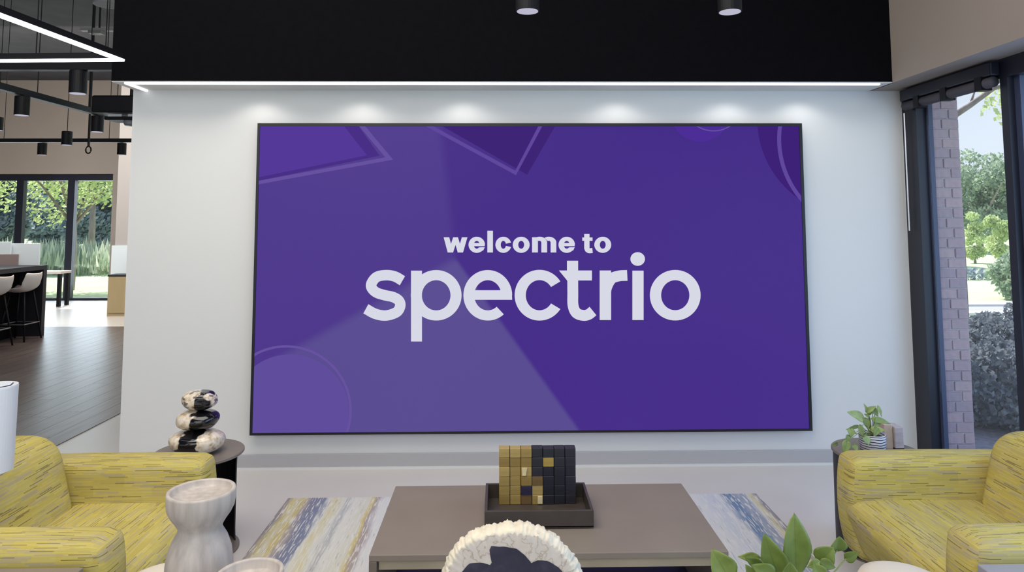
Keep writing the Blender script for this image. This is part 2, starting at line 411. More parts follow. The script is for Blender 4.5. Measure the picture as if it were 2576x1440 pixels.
# far wall with window
FY = 15.75
fx1 = at(282, 500, FY).x; fz1 = at(150, 438, FY).z
b = bmesh.new(); box(b, -16, -5.5, FY, FY+.3, fz1, 4.8); box(b, fx1, -2, FY, FY+.3, 0, fz1)
struct('wall_far', b, M['taupe_wall'])
struct('wall_left', bx(-16.2, -16, -4, 16, 0, 4.8), M['taupe_wall'])
w2 = struct('window_2', bx(-16, fx1, FY+.05, FY+.17, fz1-.14, fz1), M['frame_black'])
mx = [fx1, at(170, 600, FY).x, at(40, 600, FY).x]; sp_ = mx[1]-mx[2]
for q in range(4): mx.append(mx[-1]-sp_)
for q in mx[1:]: obj('mullion', bx(q-.075, q+.075, FY+.05, FY+.17, .05, fz1-.14), M['frame_black'], w2)
obj('sill', bx(-16, fx1, FY+.05, FY+.17, 0, .05), M['frame_black'], w2)
for a, c in zip(mx, mx[1:]): obj('pane', bx(c+.075, (a-.075 if a != fx1 else a), FY+.10, FY+.108, .05, fz1-.14), M['glass'], w2)
# pale return wall right of the far window, with white lower panel
c0 = at(283, 600, 14.2)
struct('wall_side', bx(at(290, 600, 13.6).x, -5.6, 13.6, FY, 0, 4.8), M['far_pale'])
struct('trim_4', bx(at(284, 600, 13.58).x, -5.6, 13.55, 13.6, 0, at(300, 618, 13.58).z), M['frost'])

# ================================================================== OUTSIDE
struct('ground', bx(-60, 80, 16.05, 120, -.14, -.03), M['lawn'])
struct('ground_side', bx(3.1, 80, -20, 16.05, -.14, -.03), M['lawn'])
def leaves(name, mt, parent, blobs, n, size, seed=0, up=.0, blade=None):
    rnd = random.Random(seed); vs = []; fs = []
    tot = sum(b[3]*b[4]*b[5] for b in blobs)
    for (cx, cy, cz, rx, ry, rz) in blobs:
        for _ in range(int(n*rx*ry*rz/tot)):
            while True:
                p = Vector((rnd.uniform(-1, 1), rnd.uniform(-1, 1), rnd.uniform(-1, 1)))
                if .25 < p.length < 1: break
            c = Vector((cx+p.x*rx, cy+p.y*ry, cz+p.z*rz))
            s = size*rnd.uniform(.6, 1.4)
            if blade:
                a = rnd.uniform(0, PI); d = Vector((math.cos(a), math.sin(a), 0))*s*.08; t = Vector((rnd.uniform(-.2, .2), rnd.uniform(-.2, .2), 1))*s*blade
                q = [c-d, c+d, c+t]
            else:
                a = Vector((rnd.uniform(-1, 1), rnd.uniform(-1, 1), rnd.uniform(-1, 1))).normalized(); bb_ = a.orthogonal().normalized(); cc = a.cross(bb_)
                q = [c-bb_*s*.5, c+cc*s*.28, c+bb_*s*.5, c-cc*s*.28]
            i = len(vs); vs += [tuple(v) for v in q]; fs.append(tuple(range(i, i+len(q))))
    me = bpy.data.meshes.new(name); me.from_pydata(vs, [], fs); me.materials.append(mt)
    o = bpy.data.objects.new(name, me); COL.objects.link(o)
    if parent: o.parent = parent
    o['kind'] = 'stuff'; return o
def blobs(rnd, c, r, k, br):
    out = []
    for _ in range(k):
        while True:
            p = Vector((rnd.uniform(-1, 1), rnd.uniform(-1, 1), rnd.uniform(-1, 1)))
            if p.length < 1: break
        q = br*rnd.uniform(.6, 1.25)
        out.append((c[0]+p.x*r[0], c[1]+p.y*r[1], c[2]+p.z*r[2], q, q, q*.8))
    return out
def tree(name, label, base, trunk_h, crown_c, crown_r, mt, n, leaf, seed, branches=5, tr=.1, k=22, group=None, cat='tree'):
    rnd = random.Random(seed); t = thing(name, label, cat, base, group)
    b = bmesh.new(); tube(b, [(0, 0, -.03), (.03, 0, trunk_h*.5), (0, .02, trunk_h)], tr, 8, tr*.6)
    for i in range(branches):
        a = 2*PI*i/branches+rnd.random(); L = crown_r[0]*.8
        tube(b, [(0, 0, trunk_h*.85), (math.cos(a)*L*.4, math.sin(a)*L*.4, trunk_h+crown_r[2]*.5), (math.cos(a)*L, math.sin(a)*L, trunk_h+crown_r[2]*1.2)], tr*.5, 6, tr*.12)
    obj('trunk', b, M['trunk'], t, smooth=True)
    leaves('crown', mt, t, blobs(rnd, crown_c, crown_r, k, crown_r[0]*.35), n, leaf, seed)
    return t
# behind the far window
tb_ = at(178, 735, 18.5)
tree('garden_tree', 'light green young tree with grey trunk just outside the far window', (tb_.x, 18.5, -.03), 1.9, (-.2, 0, 3.6), (2.3, 1.2, 1.5), M['fol_light'], 9000, .11, 3, 6, .09, 26)
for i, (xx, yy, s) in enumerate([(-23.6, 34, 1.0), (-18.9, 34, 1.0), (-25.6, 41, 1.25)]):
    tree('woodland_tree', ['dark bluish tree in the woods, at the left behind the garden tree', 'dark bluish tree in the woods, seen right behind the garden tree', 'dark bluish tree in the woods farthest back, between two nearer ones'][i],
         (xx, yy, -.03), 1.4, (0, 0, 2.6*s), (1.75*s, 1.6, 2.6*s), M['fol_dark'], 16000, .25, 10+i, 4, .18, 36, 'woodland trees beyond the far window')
for i, (xx, zz) in enumerate([(-15.4, 4.6), (-19.4, 4.8)]):
    tree('sunlit_tree', ['pale green tree reaching the top of the far window, right one', 'pale green tree reaching the top of the far window, left one'][i],
         (xx, 27.5, -.03), 3.0, (0, 0, zz), (1.5, 1.2, 1.8), M['fol_mid'], 10500, .2, 20+i, 5, .14, 26, 'sunlit trees beyond the far window')
tg = leaves('tall_grass', M['fol_grass'], None, [(-15, 24.5, .25, 8, 1.4, .5)], 6500, .5, 31, blade=.75); tag(tg, 'band of tall pale grass on the lawn beyond the far window', 'grass')
# beyond the right window
struct('garden_bed', bx(3.1, 9.2, 1, 11.6, -.05, .0), mat('mulch', (126, 126, 140), .95, var=.3, scale=20))  # mulch colour is lightened to carry the same haze
struct('road', bx(3.1, 60, 12.9, 13.15, -.06, .02), M['road'])
struct('road_edge', bx(3.1, 60, 13.15, 14.1, -.06, -.01), M['asphalt'])
struct('pavement', bx(3.1, 60, 14.1, 14.5, -.06, .03), M['road'])
p = at(2455, 450, 38)
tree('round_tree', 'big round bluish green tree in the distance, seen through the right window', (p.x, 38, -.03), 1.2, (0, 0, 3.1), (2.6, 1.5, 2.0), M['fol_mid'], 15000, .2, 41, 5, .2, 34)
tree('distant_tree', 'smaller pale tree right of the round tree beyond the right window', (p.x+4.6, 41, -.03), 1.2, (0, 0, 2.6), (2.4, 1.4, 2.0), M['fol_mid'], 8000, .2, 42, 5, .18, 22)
for i, (px, dd, hh, rr) in enumerate([(2388, 26.4, 1.0, .58), (2450, 28, 1.2, .62), (2515, 26.4, 1.25, .64), (2582, 28, 1.35, .68)]):
    q = at(px, 600, dd); t = thing('pale_shrub', ['pale green shrub at the far side of the lawn, next to the brick pier', 'pale green shrub at the far side of the lawn, second from the brick pier',
        'tallest pale green shrub at the far side of the lawn', 'pale green shrub at the far side of the lawn behind the window post'][i], 'shrub', (q.x, dd, -.03), 'pale shrubs across the lawn')
    obj('stem', tb([(0, 0, 0), (0, 0, .7)], .05, 6, .03), M['trunk'], t)
    leaves('foliage', M['fol_light'], t, blobs(random.Random(50+i), (0, 0, hh*.85), (rr*.5, .35, hh*.72), 16, .25), 4200, .10, 50+i)
q = at(2500, 680, 20.5); t = thing('clipped_hedge', 'low grey green hedge strip crossing the lawn beyond the right window', 'hedge', (q.x, 20.5, 0))
obj('stem', tb([(0, 0, -.03), (0, 0, .2)], .04, 6), M['trunk'], t)
leaves('foliage', M['fol_dark'], t, [(dx*.5, 0, .14, .45, .25, .2) for dx in range(-7, 8)], 2600, .11, 60)
q = at(2535, 720, 15.5); t = thing('leafy_bush', 'dark leafy bush by the road, low behind the window post', 'bush', (q.x+.1, 15.5, 0))
obj('stem', tb([(0, 0, -.03), (0, 0, .4)], .04, 6), M['trunk'], t)
leaves('foliage', M['fol_mid'], t, blobs(random.Random(61), (0, 0, .5), (.5, .4, .42), 12, .3), 2200, .12, 61)
for i, (xx, yy, hh) in enumerate([(4.15, 6.0, .5), (4.95, 7.3, .58), (5.75, 8.6, .62), (7.25, 9.6, .6)]):
    t = thing('garden_hedge', ['dark grey green bush right outside the right window', 'dark grey green bush second in the bed outside the right window', 'dark grey green bush third in the bed, before the shade tree',
         'dark grey green bush at the far right of the bed'][i], 'bush', (xx, yy, 0), 'dark bushes in the bed outside')
    obj('stem', tb([(0, 0, 0), (0, 0, .3)], .03, 6), M['trunk'], t)
    leaves('foliage', M['fol_hedge'], t, blobs(random.Random(70+i), (0, 0, hh*.45), (.48, .46, hh*.34), 34, .17), 9000, .06, 70+i)
t = thing('shade_tree', 'tree behind the brick pier with one long bare branch reaching right', 'tree', (at(2395, 400, 10.2).x, 10.2, -.02))
b0 = at(2392, 296, 10.2); b1 = at(2440, 265, 10.2); b2 = at(2500, 222, 10.1)
o_ = Vector(t.location)
b = bmesh.new(); tube(b, [(0, 0, -.02), (.03, 0, 1.4), (b0-o_)+Vector((-.0, 0, -.02))], .11, 8, .06); obj('trunk', b, M['trunk'], t, smooth=True)
b = bmesh.new(); tube(b, [(b0-o_), (b1-o_), (b2-o_), (b2-o_)+Vector((.45, 0, .12))], .05, 8, .025)
tube(b, [(b1-o_), (b1-o_)+Vector((.2, .1, .35))], .02, 6, .008); obj('branch', b, M['trunk'], t, smooth=True)
leaves('foliage', M['fol_light'], t, [(.85, 0, 3.35, .35, .3, .25), (1.2, 0, 3.15, .35, .3, .35), (1.1, .1, 3.6, .5, .4, .3)], 420, .09, 80)
# brick pier outside the window
px0, px1 = at(2358, 700, 5.28).x, at(2433, 700, 5.28).x
pier = thing('brick_pier', 'mauve brick pier standing just outside the right window', 'pillar', (0, 5.28, 0))
mortar = mat('mortar', (196, 188, 196), .9); brk = [mat('brick_%d' % i, c, .85, var=.08, scale=30) for i, c in enumerate([(168, 148, 156), (176, 154, 160), (162, 144, 154)])]
obj('core', bx(px0, px1, .012, .36, -.02, 3.4), mortar, pier)
b = bx(px0-.03, px0+.012, .0, .36, -.02, 3.4); obj('corner_trim', b, M['far_pale'], pier)
wd = px1-px0-.012; hb = .0672; bms = {}
for r_ in range(46):
    z = r_*.0745
    cuts = [0, wd*.62, wd] if r_ % 2 else [0, wd*.36, wd]
    for a, c in zip(cuts, cuts[1:]):
        key = (round(a, 3), round(c, 3))
        if key not in bms:
            bb_ = bx(px0+.012+a+.004, px0+.012+c-.004, 0, .05, 0, hb)
            bms[key] = [obj('brick', bb_, brk[0], pier, bevel=.004, seg=1)]; o = bms[key][0]
        else:
            o = bms[key][0].copy(); COL.objects.link(o); o.parent = pier
        o.location = (0, random.uniform(-.003, .003), z)
        o.material_slots[0].link = 'OBJECT'; o.material_slots[0].material = random.choice(brk)

# ================================================================== VIDEO WALL
TY = WY-.07
def tv(px, py): q = at(px, py, TY); return q.x, q.z
L0 = (tv(646, 310)[0]+tv(631, 1092)[0])/2; R0_ = (tv(2021, 311)[0]+tv(2039, 1088)[0])/2
T0 = (tv(646, 310)[1]+tv(2021, 311)[1])/2; B0 = (tv(631, 1092)[1]+tv(2039, 1088)[1])/2
l1 = (tv(652, 318)[0]+tv(638, 1086)[0])/2; r1 = (tv(2014, 318)[0]+tv(2031, 1083)[0])/2
t1 = (tv(652, 318)[1]+tv(2014, 318)[1])/2; b1_ = (tv(638, 1086)[1]+tv(2031, 1083)[1])/2
disp = thing('video_display', 'huge purple video display with welcome text mounted on the white wall', 'display', ((L0+R0_)/2, TY, (T0+B0)/2))
DX, DZ = disp.location.x, disp.location.z
M['bezel'] = mat('black_bezel', (26, 26, 28), .4, spec=.35)
obj('frame', bx(L0-DX, l1-DX, -.006, .03, B0-DZ, T0-DZ), M['bezel'], disp)
obj('frame', bx(r1-DX, R0_-DX, -.006, .03, B0-DZ, T0-DZ), M['bezel'], disp)
obj('frame', bx(l1-DX, r1-DX, -.006, .03, t1-DZ, T0-DZ), M['bezel'], disp)
obj('frame', bx(l1-DX, r1-DX, -.006, .03, B0-DZ, b1_-DZ), M['bezel'], disp)
obj('housing', bx(L0-DX+.12, R0_-DX-.12, .03, .07, B0-DZ+.1, T0-DZ-.1), M['recess'], disp)
# screen: the picture's own coordinates run 0..1362 across, 0..766 down
SW, SH = 1362.0, 766.0
def s2(u, v): return (l1-DX + u/SW*(r1-l1), t1-DZ - v/SH*(t1-b1_))
def t2(px, py):                         # photograph pixel to picture coordinates of the display
    x, z = tv(px, py); return ((x-l1)/(r1-l1)*SW, (t1-z)/(t1-b1_)*SH)
def screen_mat():
    g = G('screen_picture_glare', .35); t = g.t
    uv = g.n('ShaderNodeUVMap'); sp = g.n('ShaderNodeSeparateXYZ'); g.l(uv.outputs[0], sp.inputs[0]); u, v = sp.outputs[0], sp.outputs[1]
    def side(p, q, w, flip=1):           # soft half-plane right of p->q
        (x0, y0), (x1, y1) = t2(*p), t2(*q); L = math.hypot(x1-x0, y1-y0); nx, ny = (y1-y0)/L*flip, -(x1-x0)/L*flip
        d = g.math('ADD', g.math('ADD', g.math('MULTIPLY', u, nx), g.math('MULTIPLY', v, ny)), -(x0*nx+y0*ny))
        return g.sstep(d, -w, w)
    base = g.mix(g.math('DIVIDE', v, SH), lin((64, 36, 132)), lin((69, 43, 136)))
    left_glare = side((1108, 318), (1146, 660), 16, -1)  # lighter left zone and wedge below: glare painted into the emission colour
    base = g.mix(left_glare, base, lin((75, 52, 138)))
    glare_wedge = g.math('MULTIPLY', side((1146, 652), (640, 935), 16, 1), side((1146, 652), (1458, 1086), 7, -1))
    base = g.mix(glare_wedge, base, lin((88, 74, 144)))
    g.b.inputs['Base Color'].default_value = (.004, .004, .006, 1); g.b.inputs['Specular IOR Level'].default_value = .08
    g.l(base, g.b.inputs['Emission Color']); g.b.inputs['Emission Strength'].default_value = 1
    return g.m
def flat(name, polys, mt, lay, parent):   # polys: outlines in photo pixels, clipped to the display
    b = bmesh.new()
    for P in polys:
        q = [(min(max(a, 0), SW), min(max(c, 0), SH)) for a, c in P]
        vs = []
        for a, c in q:
            x, z = s2(a, c)
            if not vs or (Vector((x, z))-Vector((vs[-1].co.x, vs[-1].co.z))).length > 1e-5: vs.append(b.verts.new((x, -.0004*lay, z)))
        if len(vs) > 2: b.faces.new(vs)
    bmesh.ops.triangulate(b, faces=b.faces)
    return obj(name, b, mt, parent)
b = bmesh.new(); x0, z0 = s2(0, 0); x1, z1 = s2(SW, SH)
vs = [b.verts.new(p) for p in ((x0, 0, z0), (x1, 0, z0), (x1, 0, z1), (x0, 0, z1))]; f = b.faces.new(vs); ul = b.loops.layers.uv.new('UVMap')
for l, c in zip(f.loops, ((0, 0), (SW, 0), (SW, SH), (0, SH))): l[ul].uv = c
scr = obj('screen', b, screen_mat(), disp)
def P_(*pts): return [t2(*p) for p in pts]
def arc(cx, cy, r, a0, a1, n=48): return [(cx+r*math.cos(R(a0+(a1-a0)*i/n)), cy+r*math.sin(R(a0+(a1-a0)*i/n))) for i in range(n+1)]
def ringp(cx, cy, r, w, a0, a1, n=60):
    o = arc(cx, cy, r, a0, a1, n); i = arc(cx, cy, r-w, a0, a1, n); return [P_(o[k], o[k+1], i[k+1], i[k]) for k in range(n)]
def clipped(polys):                       # drop quads wholly outside
    return [p for p in polys if not (all(a <= 0 for a, _ in p) or all(a >= SW for a, _ in p) or all(c <= 0 for _, c in p) or all(c >= SH for _, c in p))]
cg = {}
for nme, c in dict(fill=(84, 57, 153), line=(103, 82, 160), dark=(63, 37, 118), soft=(76, 46, 150), circ=(96, 77, 156), shade=(73, 48, 134), deep=(61, 34, 120), line2=(96, 72, 156)).items(): cg[nme] = emis('screen_'+nme, c)
flat('screen_shape', [P_((640, 300), (903, 300), (955, 392), (640, 455))], cg['shade'], 1, scr)
flat('screen_shape', [P_((640, 300), (852, 300), (866, 318), (923, 391), (640, 446))], cg['fill'], 2, scr)
flat('screen_line', [P_((904, 317), (919, 317), (989, 402), (970, 397)), P_((970, 396), (989, 402), (640, 464), (640, 455))], cg['line'], 3, scr)
flat('screen_shape', [P_((1114, 300), (1396, 300), (1392, 318), (1326, 440), (1300, 424))], cg['dark'], 1, scr)
flat('screen_line', [P_((1071, 317), (1090, 317), (1297, 430), (1298, 441)), P_((1354, 317), (1364, 317), (1298, 441), (1296, 430))], cg['line2'], 2, scr)
flat('screen_shape', [P_(*[(a, c) for a, c in arc(1762, 283, 74, 25, 155, 40)])], cg['soft'], 1, scr)
flat('screen_line', clipped(ringp(1795, 253, 78, 3, 20, 160)), cg['line'], 2, scr)
flat('screen_shape', [P_((2100, 318), *[(a, c) for a, c in arc(2150, 300, 245, 176, 110, 30)], (2100, 500))], cg['deep'], 1, scr)
flat('screen_line', clipped(ringp(2192, 350, 237, 10, 130, 195)), cg['line2'], 2, scr)
flat('screen_shape', [P_(*[(a, c) for a, c in arc(730, 1040, 148, 90+180*.0-270+360, 90+180*.0-270+360+360, 90)])], cg['circ'], 1, scr)
flat('screen_line', clipped(ringp(720, 1034, 165, 6, 180, 400, 90)), cg['line'], 2, scr)
# lettering
TX = emis('screen_text', (216, 217, 230))
def rg(cx, cy, ox, oy, ix, iy, a0=0, a1=360, n=56):
    f = lambda rx, ry, a: (cx+rx*math.cos(R(a)), cy-ry*math.sin(R(a)))
    out = []
    for k in range(n):
        a, c = a0+(a1-a0)*k/n, a0+(a1-a0)*(k+1)/n
        out.append([f(ox, oy, a), f(ox, oy, c), f(ix, iy, c), f(ix, iy, a)])
    return out
def rc(x0, y0, x1, y1): return [[(x0, y0), (x1, y0), (x1, y1), (x0, y1)]]
def ribbon(pts, w):                       # constant-width stroke
    out = []; N = len(pts); off = []
    for k, p in enumerate(pts):
        a = Vector(pts[max(k-1, 0)]); c = Vector(pts[min(k+1, N-1)]); d = (c-a).normalized(); n_ = Vector((-d.y, d.x))
        ww = w[k] if isinstance(w, list) else w
        off.append((Vector(p)+n_*ww/2, Vector(p)-n_*ww/2))
    for k in range(N-1): out.append([tuple(off[k][0]), tuple(off[k+1][0]), tuple(off[k+1][1]), tuple(off[k][1])])
    return out
def spline(pts, n=14):
    out = []; P = [Vector(p) for p in pts]; P = [P[0]*2-P[1]]+P+[P[-1]*2-P[-2]]
    for i in range(1, len(P)-2):
        for k in range(n):
            t = k/n; a, b_, c, d = P[i-1:i+3]
            out.append(tuple(.5*((2*b_)+(c-a)*t+(2*a-5*b_+4*c-d)*t*t+(3*b_-3*c+d-a)*t**3)))
    out.append(tuple(P[-2])); return out
def letter(polys): flat('letter', [[t2(*p) for p in q] for q in polys], TX, 5, scr)
def z6(x, y): return (900+x/4.5, 560+y/4.5)
def z7(x, y): return (1330+x/4.5, 560+y/4.5)
# the big word
S_ = spline([z6(506, 660), z6(420, 612), z6(320, 597), z6(215, 618), z6(156, 690), z6(160, 745), z6(215, 795), z6(310, 825), z6(400, 845), z6(465, 885), z6(481, 945), z6(440, 1015), z6(320, 1054), z6(200, 1035), z6(92, 978)])
letter(ribbon(S_, [26.3]*len(S_)))
letter(rc(*z6(603, 546), *z6(727, 1348)) + rg(*z6(888, 825), 63.8, 63.5, 36, 38))
e_ = rg(*z6(1472, 825), 61.3, 63.5, 34, 38, -2, 310)
e_ = rg(*z6(1472, 825), 61.3, 63.5, 34, 38, 0, 311)
letter(e_ + rc(*z6(1300, 768), *z6(1735, 876)) + [[z6(1600, 790), z6(1744, 800), z6(1748, 876), z6(1620, 876)]])
letter(rg(*z7(122, 824), 62.5, 63.8, 34.5, 38, 33, 327))
letter(rc(*z7(433, 434), *z7(559, 660)) + [[z7(342, 544), z7(450, 544), z7(450, 668), z7(433, 655)]] + rc(*z7(540, 544), *z7(715, 657))
       + ribbon(spline([z7(498, 640), z7(499, 800), z7(502, 940), z7(540, 1025), z7(620, 1053), z7(680, 1040), z7(727, 1003)], 14), 27.2))
letter(rc(*z7(803, 544), *z7(932, 1105)) + ribbon(spline([z7(868, 850), z7(880, 740), z7(935, 640), z7(1020, 606), z7(1115, 600)], 14), [27]*56+[27]))
letter(rc(*z7(1173, 546), *z7(1300, 1105)) + rg(*z7(1233, 414), 18.3, 17.1, .1, .1))
letter(rg(*z7(1658, 824), 63.8, 63.6, 35.5, 37.8))
# the small word above
def strk(a, c, w): return [[(a[0]-w/2, a[1]), (a[0]+w/2, a[1]), (c[0]+w/2, c[1]), (c[0]-w/2, c[1])]]
letter(strk(z6(1004, 168), z6(1050, 340), 14) + strk(z6(1107, 168), z6(1052, 340), 12) + strk(z6(1107, 168), z6(1160, 340), 12) + strk(z6(1210, 168), z6(1160, 340), 14))
def bold_e(f, cx, cy): return rg(*f(cx, cy), 20.6, 20.2, 7.4, 9.8, 0, 322) + rc(*f(cx-45, cy-20), *f(cx+90, cy+16)) + [[f(cx+36, cy+28), f(cx+91, cy+28), f(cx+72, cy+66), f(cx+33, cy+44)]]
letter(bold_e(z6, 1347, 253)); letter(rc(*z6(1467, 94), *z6(1530, 340)))
letter(rg(*z6(1648, 253), 20, 20.2, 6.6, 10, 16, 344)); letter(rg(*z6(1850, 253), 21.2, 20.2, 7.4, 10))
letter(rc(*z7(38, 168), *z7(104, 340)) + rc(*z7(143, 226), *z7(208, 340)) + rc(*z7(248, 226), *z7(312, 340))
       + rg(*z7(123.5, 228), 18.7, 14.7, 4.2, 4.6, 0, 125) + rg(*z7(228, 228), 18.7, 14.7, 4.4, 4.6, 0, 125))
letter(bold_e(z7, 430, 253))
letter(rc(*z7(606, 170), *z7(722, 208)) + rc(*z7(628, 131), *z7(688, 300)) + ribbon(spline([z7(658, 280), z7(662, 306), z7(684, 320), z7(722, 317)], 10), 12.5))
letter(rg(*z7(838, 253), 21.2, 20.2, 7.4, 10))

# ================================================================== LAMPS AND TRACKS
def cyl_lamp(name, label, x, y, zb, wire, group, h=.165, r=.058):
    t = thing(name, label, 'lamp', (x, y, zb), group)
    b = bmesh.new(); lathe(b, [(r, 0), (r, h-.004), (r*.96, h), (.012, h+.006)], 28); obj('shade', b, M['black_metal'], t, smooth=False, bevel=0)
    b = bmesh.new(); lathe(b, [(r*.9, -.002), (r*.9, .001)], 28); obj('lens', b, M['lamp_face'], t)
    b = bmesh.new(); tube(b, [(0, 0, h-.002), (0, 0, max(h+.001, wire))], .008 if wire < .2 else .004, 6); obj('hanger', b, M['black_metal'], t)
    return t
TZ = 2.82
gt = 'black cylinder lamps on the far lighting tracks'
cyl_lamp('cylinder_lamp', 'black cylinder lamp, largest on the track running away along the left', -4.13, 6.23, 2.62, 0, gt)
cyl_lamp('cylinder_lamp', 'black cylinder lamp at the far end of the receding track, beside the projector', -4.13, 7.40, 2.62, 0, gt)
cyl_lamp('cylinder_lamp', 'black cylinder lamp hanging from the near cross track, right below the light triangle', -3.03, 5.16, 2.62, 0, gt)
cyl_lamp('cylinder_lamp', 'black cylinder pendant hanging alone on a thin wire between the tracks', -5.20, 8.68, 2.62, 2.17, gt)
cyl_lamp('cylinder_lamp', 'black cylinder lamp, left one on the farthest cross track', -6.31, 9.98, 2.62, 0, gt)
cyl_lamp('cylinder_lamp', 'black cylinder lamp, right one on the farthest cross track', -5.22, 9.98, 2.62, 0, gt)
q = at(-6, 328, 9.0); cyl_lamp('cylinder_lamp', 'black cylinder lamp cut by the left edge of the picture', q.x, 9.0, q.z, 4.8-q.z, gt)
gd = 'black downlights in front of the black bulkhead'
cyl_lamp('downlight', 'left black cylinder downlight hanging before the black bulkhead', .13, 3.09, 2.62, 2.17, gd, .2, .052)
cyl_lamp('downlight', 'right black cylinder downlight hanging before the black bulkhead', 1.028, 3.09, 2.62, 2.17, gd, .2, .052)
def track(label, a, c, w=.022):  # rail half-thickness
    t = thing('lighting_track', label, 'track', a); d = Vector(c)-Vector(a)
    b = bmesh.new(); box(b, min(0, d.x)-w, max(0, d.x)+w, min(0, d.y)-w, max(0, d.y)+w, -w, w); obj('rail', b, M['black_metal'], t)
    for f in (.15, .45, .75, .95):
        p = d*f; obj('suspension_wire', tb([(p.x, p.y, w), (p.x, p.y, 4.8-TZ)], .004, 5), M['black_metal'], t)
track('black lighting track crossing nearest, under the triangle of light', (-5.2, 5.16, TZ), (-2.72, 5.16, TZ), .032)
track('black lighting track receding into the far room', (-4.13, 5.22, TZ), (-4.13, 7.9, TZ), .028)
track('black lighting track crossing farthest, close to the far wall', (-9.0, 9.98, TZ), (-4.2, 9.98, TZ), .026)
# rod with a loop
q0 = at(228, 190, 8.2); q1 = at(222, 385, 8.2)
b = bmesh.new(); tube(b, [(0, 0, 4.8-q1.z), (0, 0, .07)], .013, 8)
tube(b, [(.03*math.sin(a), 0, .035+.04*math.cos(a)) for a in [2*PI*i/16 for i in range(17)]], .008, 6)
o = obj('hanging_rod', b, M['black_metal']); o.location = (q1.x, 8.2, q1.z); tag(o, 'thin dark hanging rod ending in a small loop', 'rod')
# projector
q = at(300, 270, 7.0); t = thing('projector', 'black ceiling projector beside the top left corner of the white wall', 'projector', (q.x+.12, 7.0, q.z))
obj('body', bx(-.28, .28, -.2, .2, -.08, .085), M['black_metal'], t, bevel=.015)
obj('pole', tb([(0, 0, .08), (0, 0, 4.8-q.z)], .02, 10), M['black_metal'], t)
obj('bracket', bx(-.2, .26, -.12, .12, -.14, -.105), M['black_metal'], t, bevel=.01)
b = bmesh.new(); lathe(b, [(.05, -.19), (.06, -.17), (.06, -.14)], 18, (.02, -.05)); obj('lens', b, mat('grey_lens', (120, 124, 130), .3), t, smooth=True)
obj('label_plate', bx(-.16, -.03, -.123, -.12, -.108, -.085), M['white_plastic'], t); obj('label_plate', bx(.03, .16, -.123, -.12, -.108, -.085), M['white_plastic'], t)
# triangle of light
A_ = Vector((-2.31, 4.36, 2.68)); B_ = Vector((-2.40, 3.2, 2.68)); C_ = Vector((-3.62, 4.42, 2.68))
t = thing('triangle_light', 'glowing white triangular pendant light at the top left', 'light', A_)
for nme, p, q in (('tube', A_, B_), ('tube', A_, C_), ('tube', B_, C_)):
    d = (q-p); n_ = Vector((-d.y, d.x, 0)).normalized()*.019; b = bmesh.new()
    e = d.normalized()*.012
    vs = [b.verts.new(v-A_+Vector((0, 0, dz))) for dz in (-.0, .012) for v in (p-n_-e, q-n_+e, q+n_+e, p+n_-e)]
    for f in ((0, 1, 2, 3), (7, 6, 5, 4), (0, 4, 5, 1), (1, 5, 6, 2), (2, 6, 7, 3), (3, 7, 4, 0)): b.faces.new([vs[i] for i in f])
    obj('tube', b, M['led_tri'], t)
    b = bmesh.new(); n2 = n_*.8
    vs = [b.verts.new(v-A_+Vector((0, 0, dz))) for dz in (.0125, .05) for v in (p-n2, q-n2, q+n2, p+n2)]
    for f in ((0, 1, 2, 3), (7, 6, 5, 4), (0, 4, 5, 1), (1, 5, 6, 2), (2, 6, 7, 3), (3, 7, 4, 0)): b.faces.new([vs[i] for i in f])
    obj('channel', b, M['black_metal'], t)
for p in (A_, B_, C_):
    pp = p-A_+(((A_+B_+C_)/3-p)*.12); obj('suspension_wire', tb([(pp.x, pp.y, .05), (pp.x, pp.y, 4.8-2.68)], .003, 5), M['black_metal'], t)
# conduit and speaker at the dark ceiling
q0 = at(205, 75, 8.0); q1 = at(300, 75, 8.0)
t = thing('ceiling_conduit', 'pale metal conduit strip high under the dark ceiling', 'conduit', (q0.x, 8, q0.z))
obj('rail', bx(0, q1.x-q0.x, -.03, .03, -.015, .015), mat('grey_metal', (140, 138, 136), .5, metal=.3), t)
obj('fitting', bx(.1, .24, -.05, .05, -.05, -.015), mat('grey_metal_b', (110, 108, 106), .5), t); obj('strap', tb([(.2, 0, .015), (.2, 0, 4.8-q0.z)], .01, 6), M['black_metal'], t)
q = at(275, 8, 6.4); b = bmesh.new(); lathe(b, [(.13, -.02), (.13, 0), (.05, .05), (.012, .06), (.012, 4.8-q.z)], 24); o = obj('ceiling_speaker', b, mat('speaker_grey', (120, 120, 122), .6)); o.location = (q.x, 6.4, q.z)
tag(o, 'small round grey ceiling fixture by the top left of the black bulkhead', 'speaker')
# wall washers in the bulkhead
for i, px in enumerate((420, 660, 912, 1165, 1330, 1551, 1830, 2010)):
    if px in (420, 1330): continue
    q = at(px, 300, WY); d = light('wall_washer', 'SPOT', (q.x, WY-.19, SZ-.02), (q.x, WY-.19, 1.2), 2.3, (1, .97, .93), spot_size=R(150), spot_blend=.5, shadow_soft_size=.04)

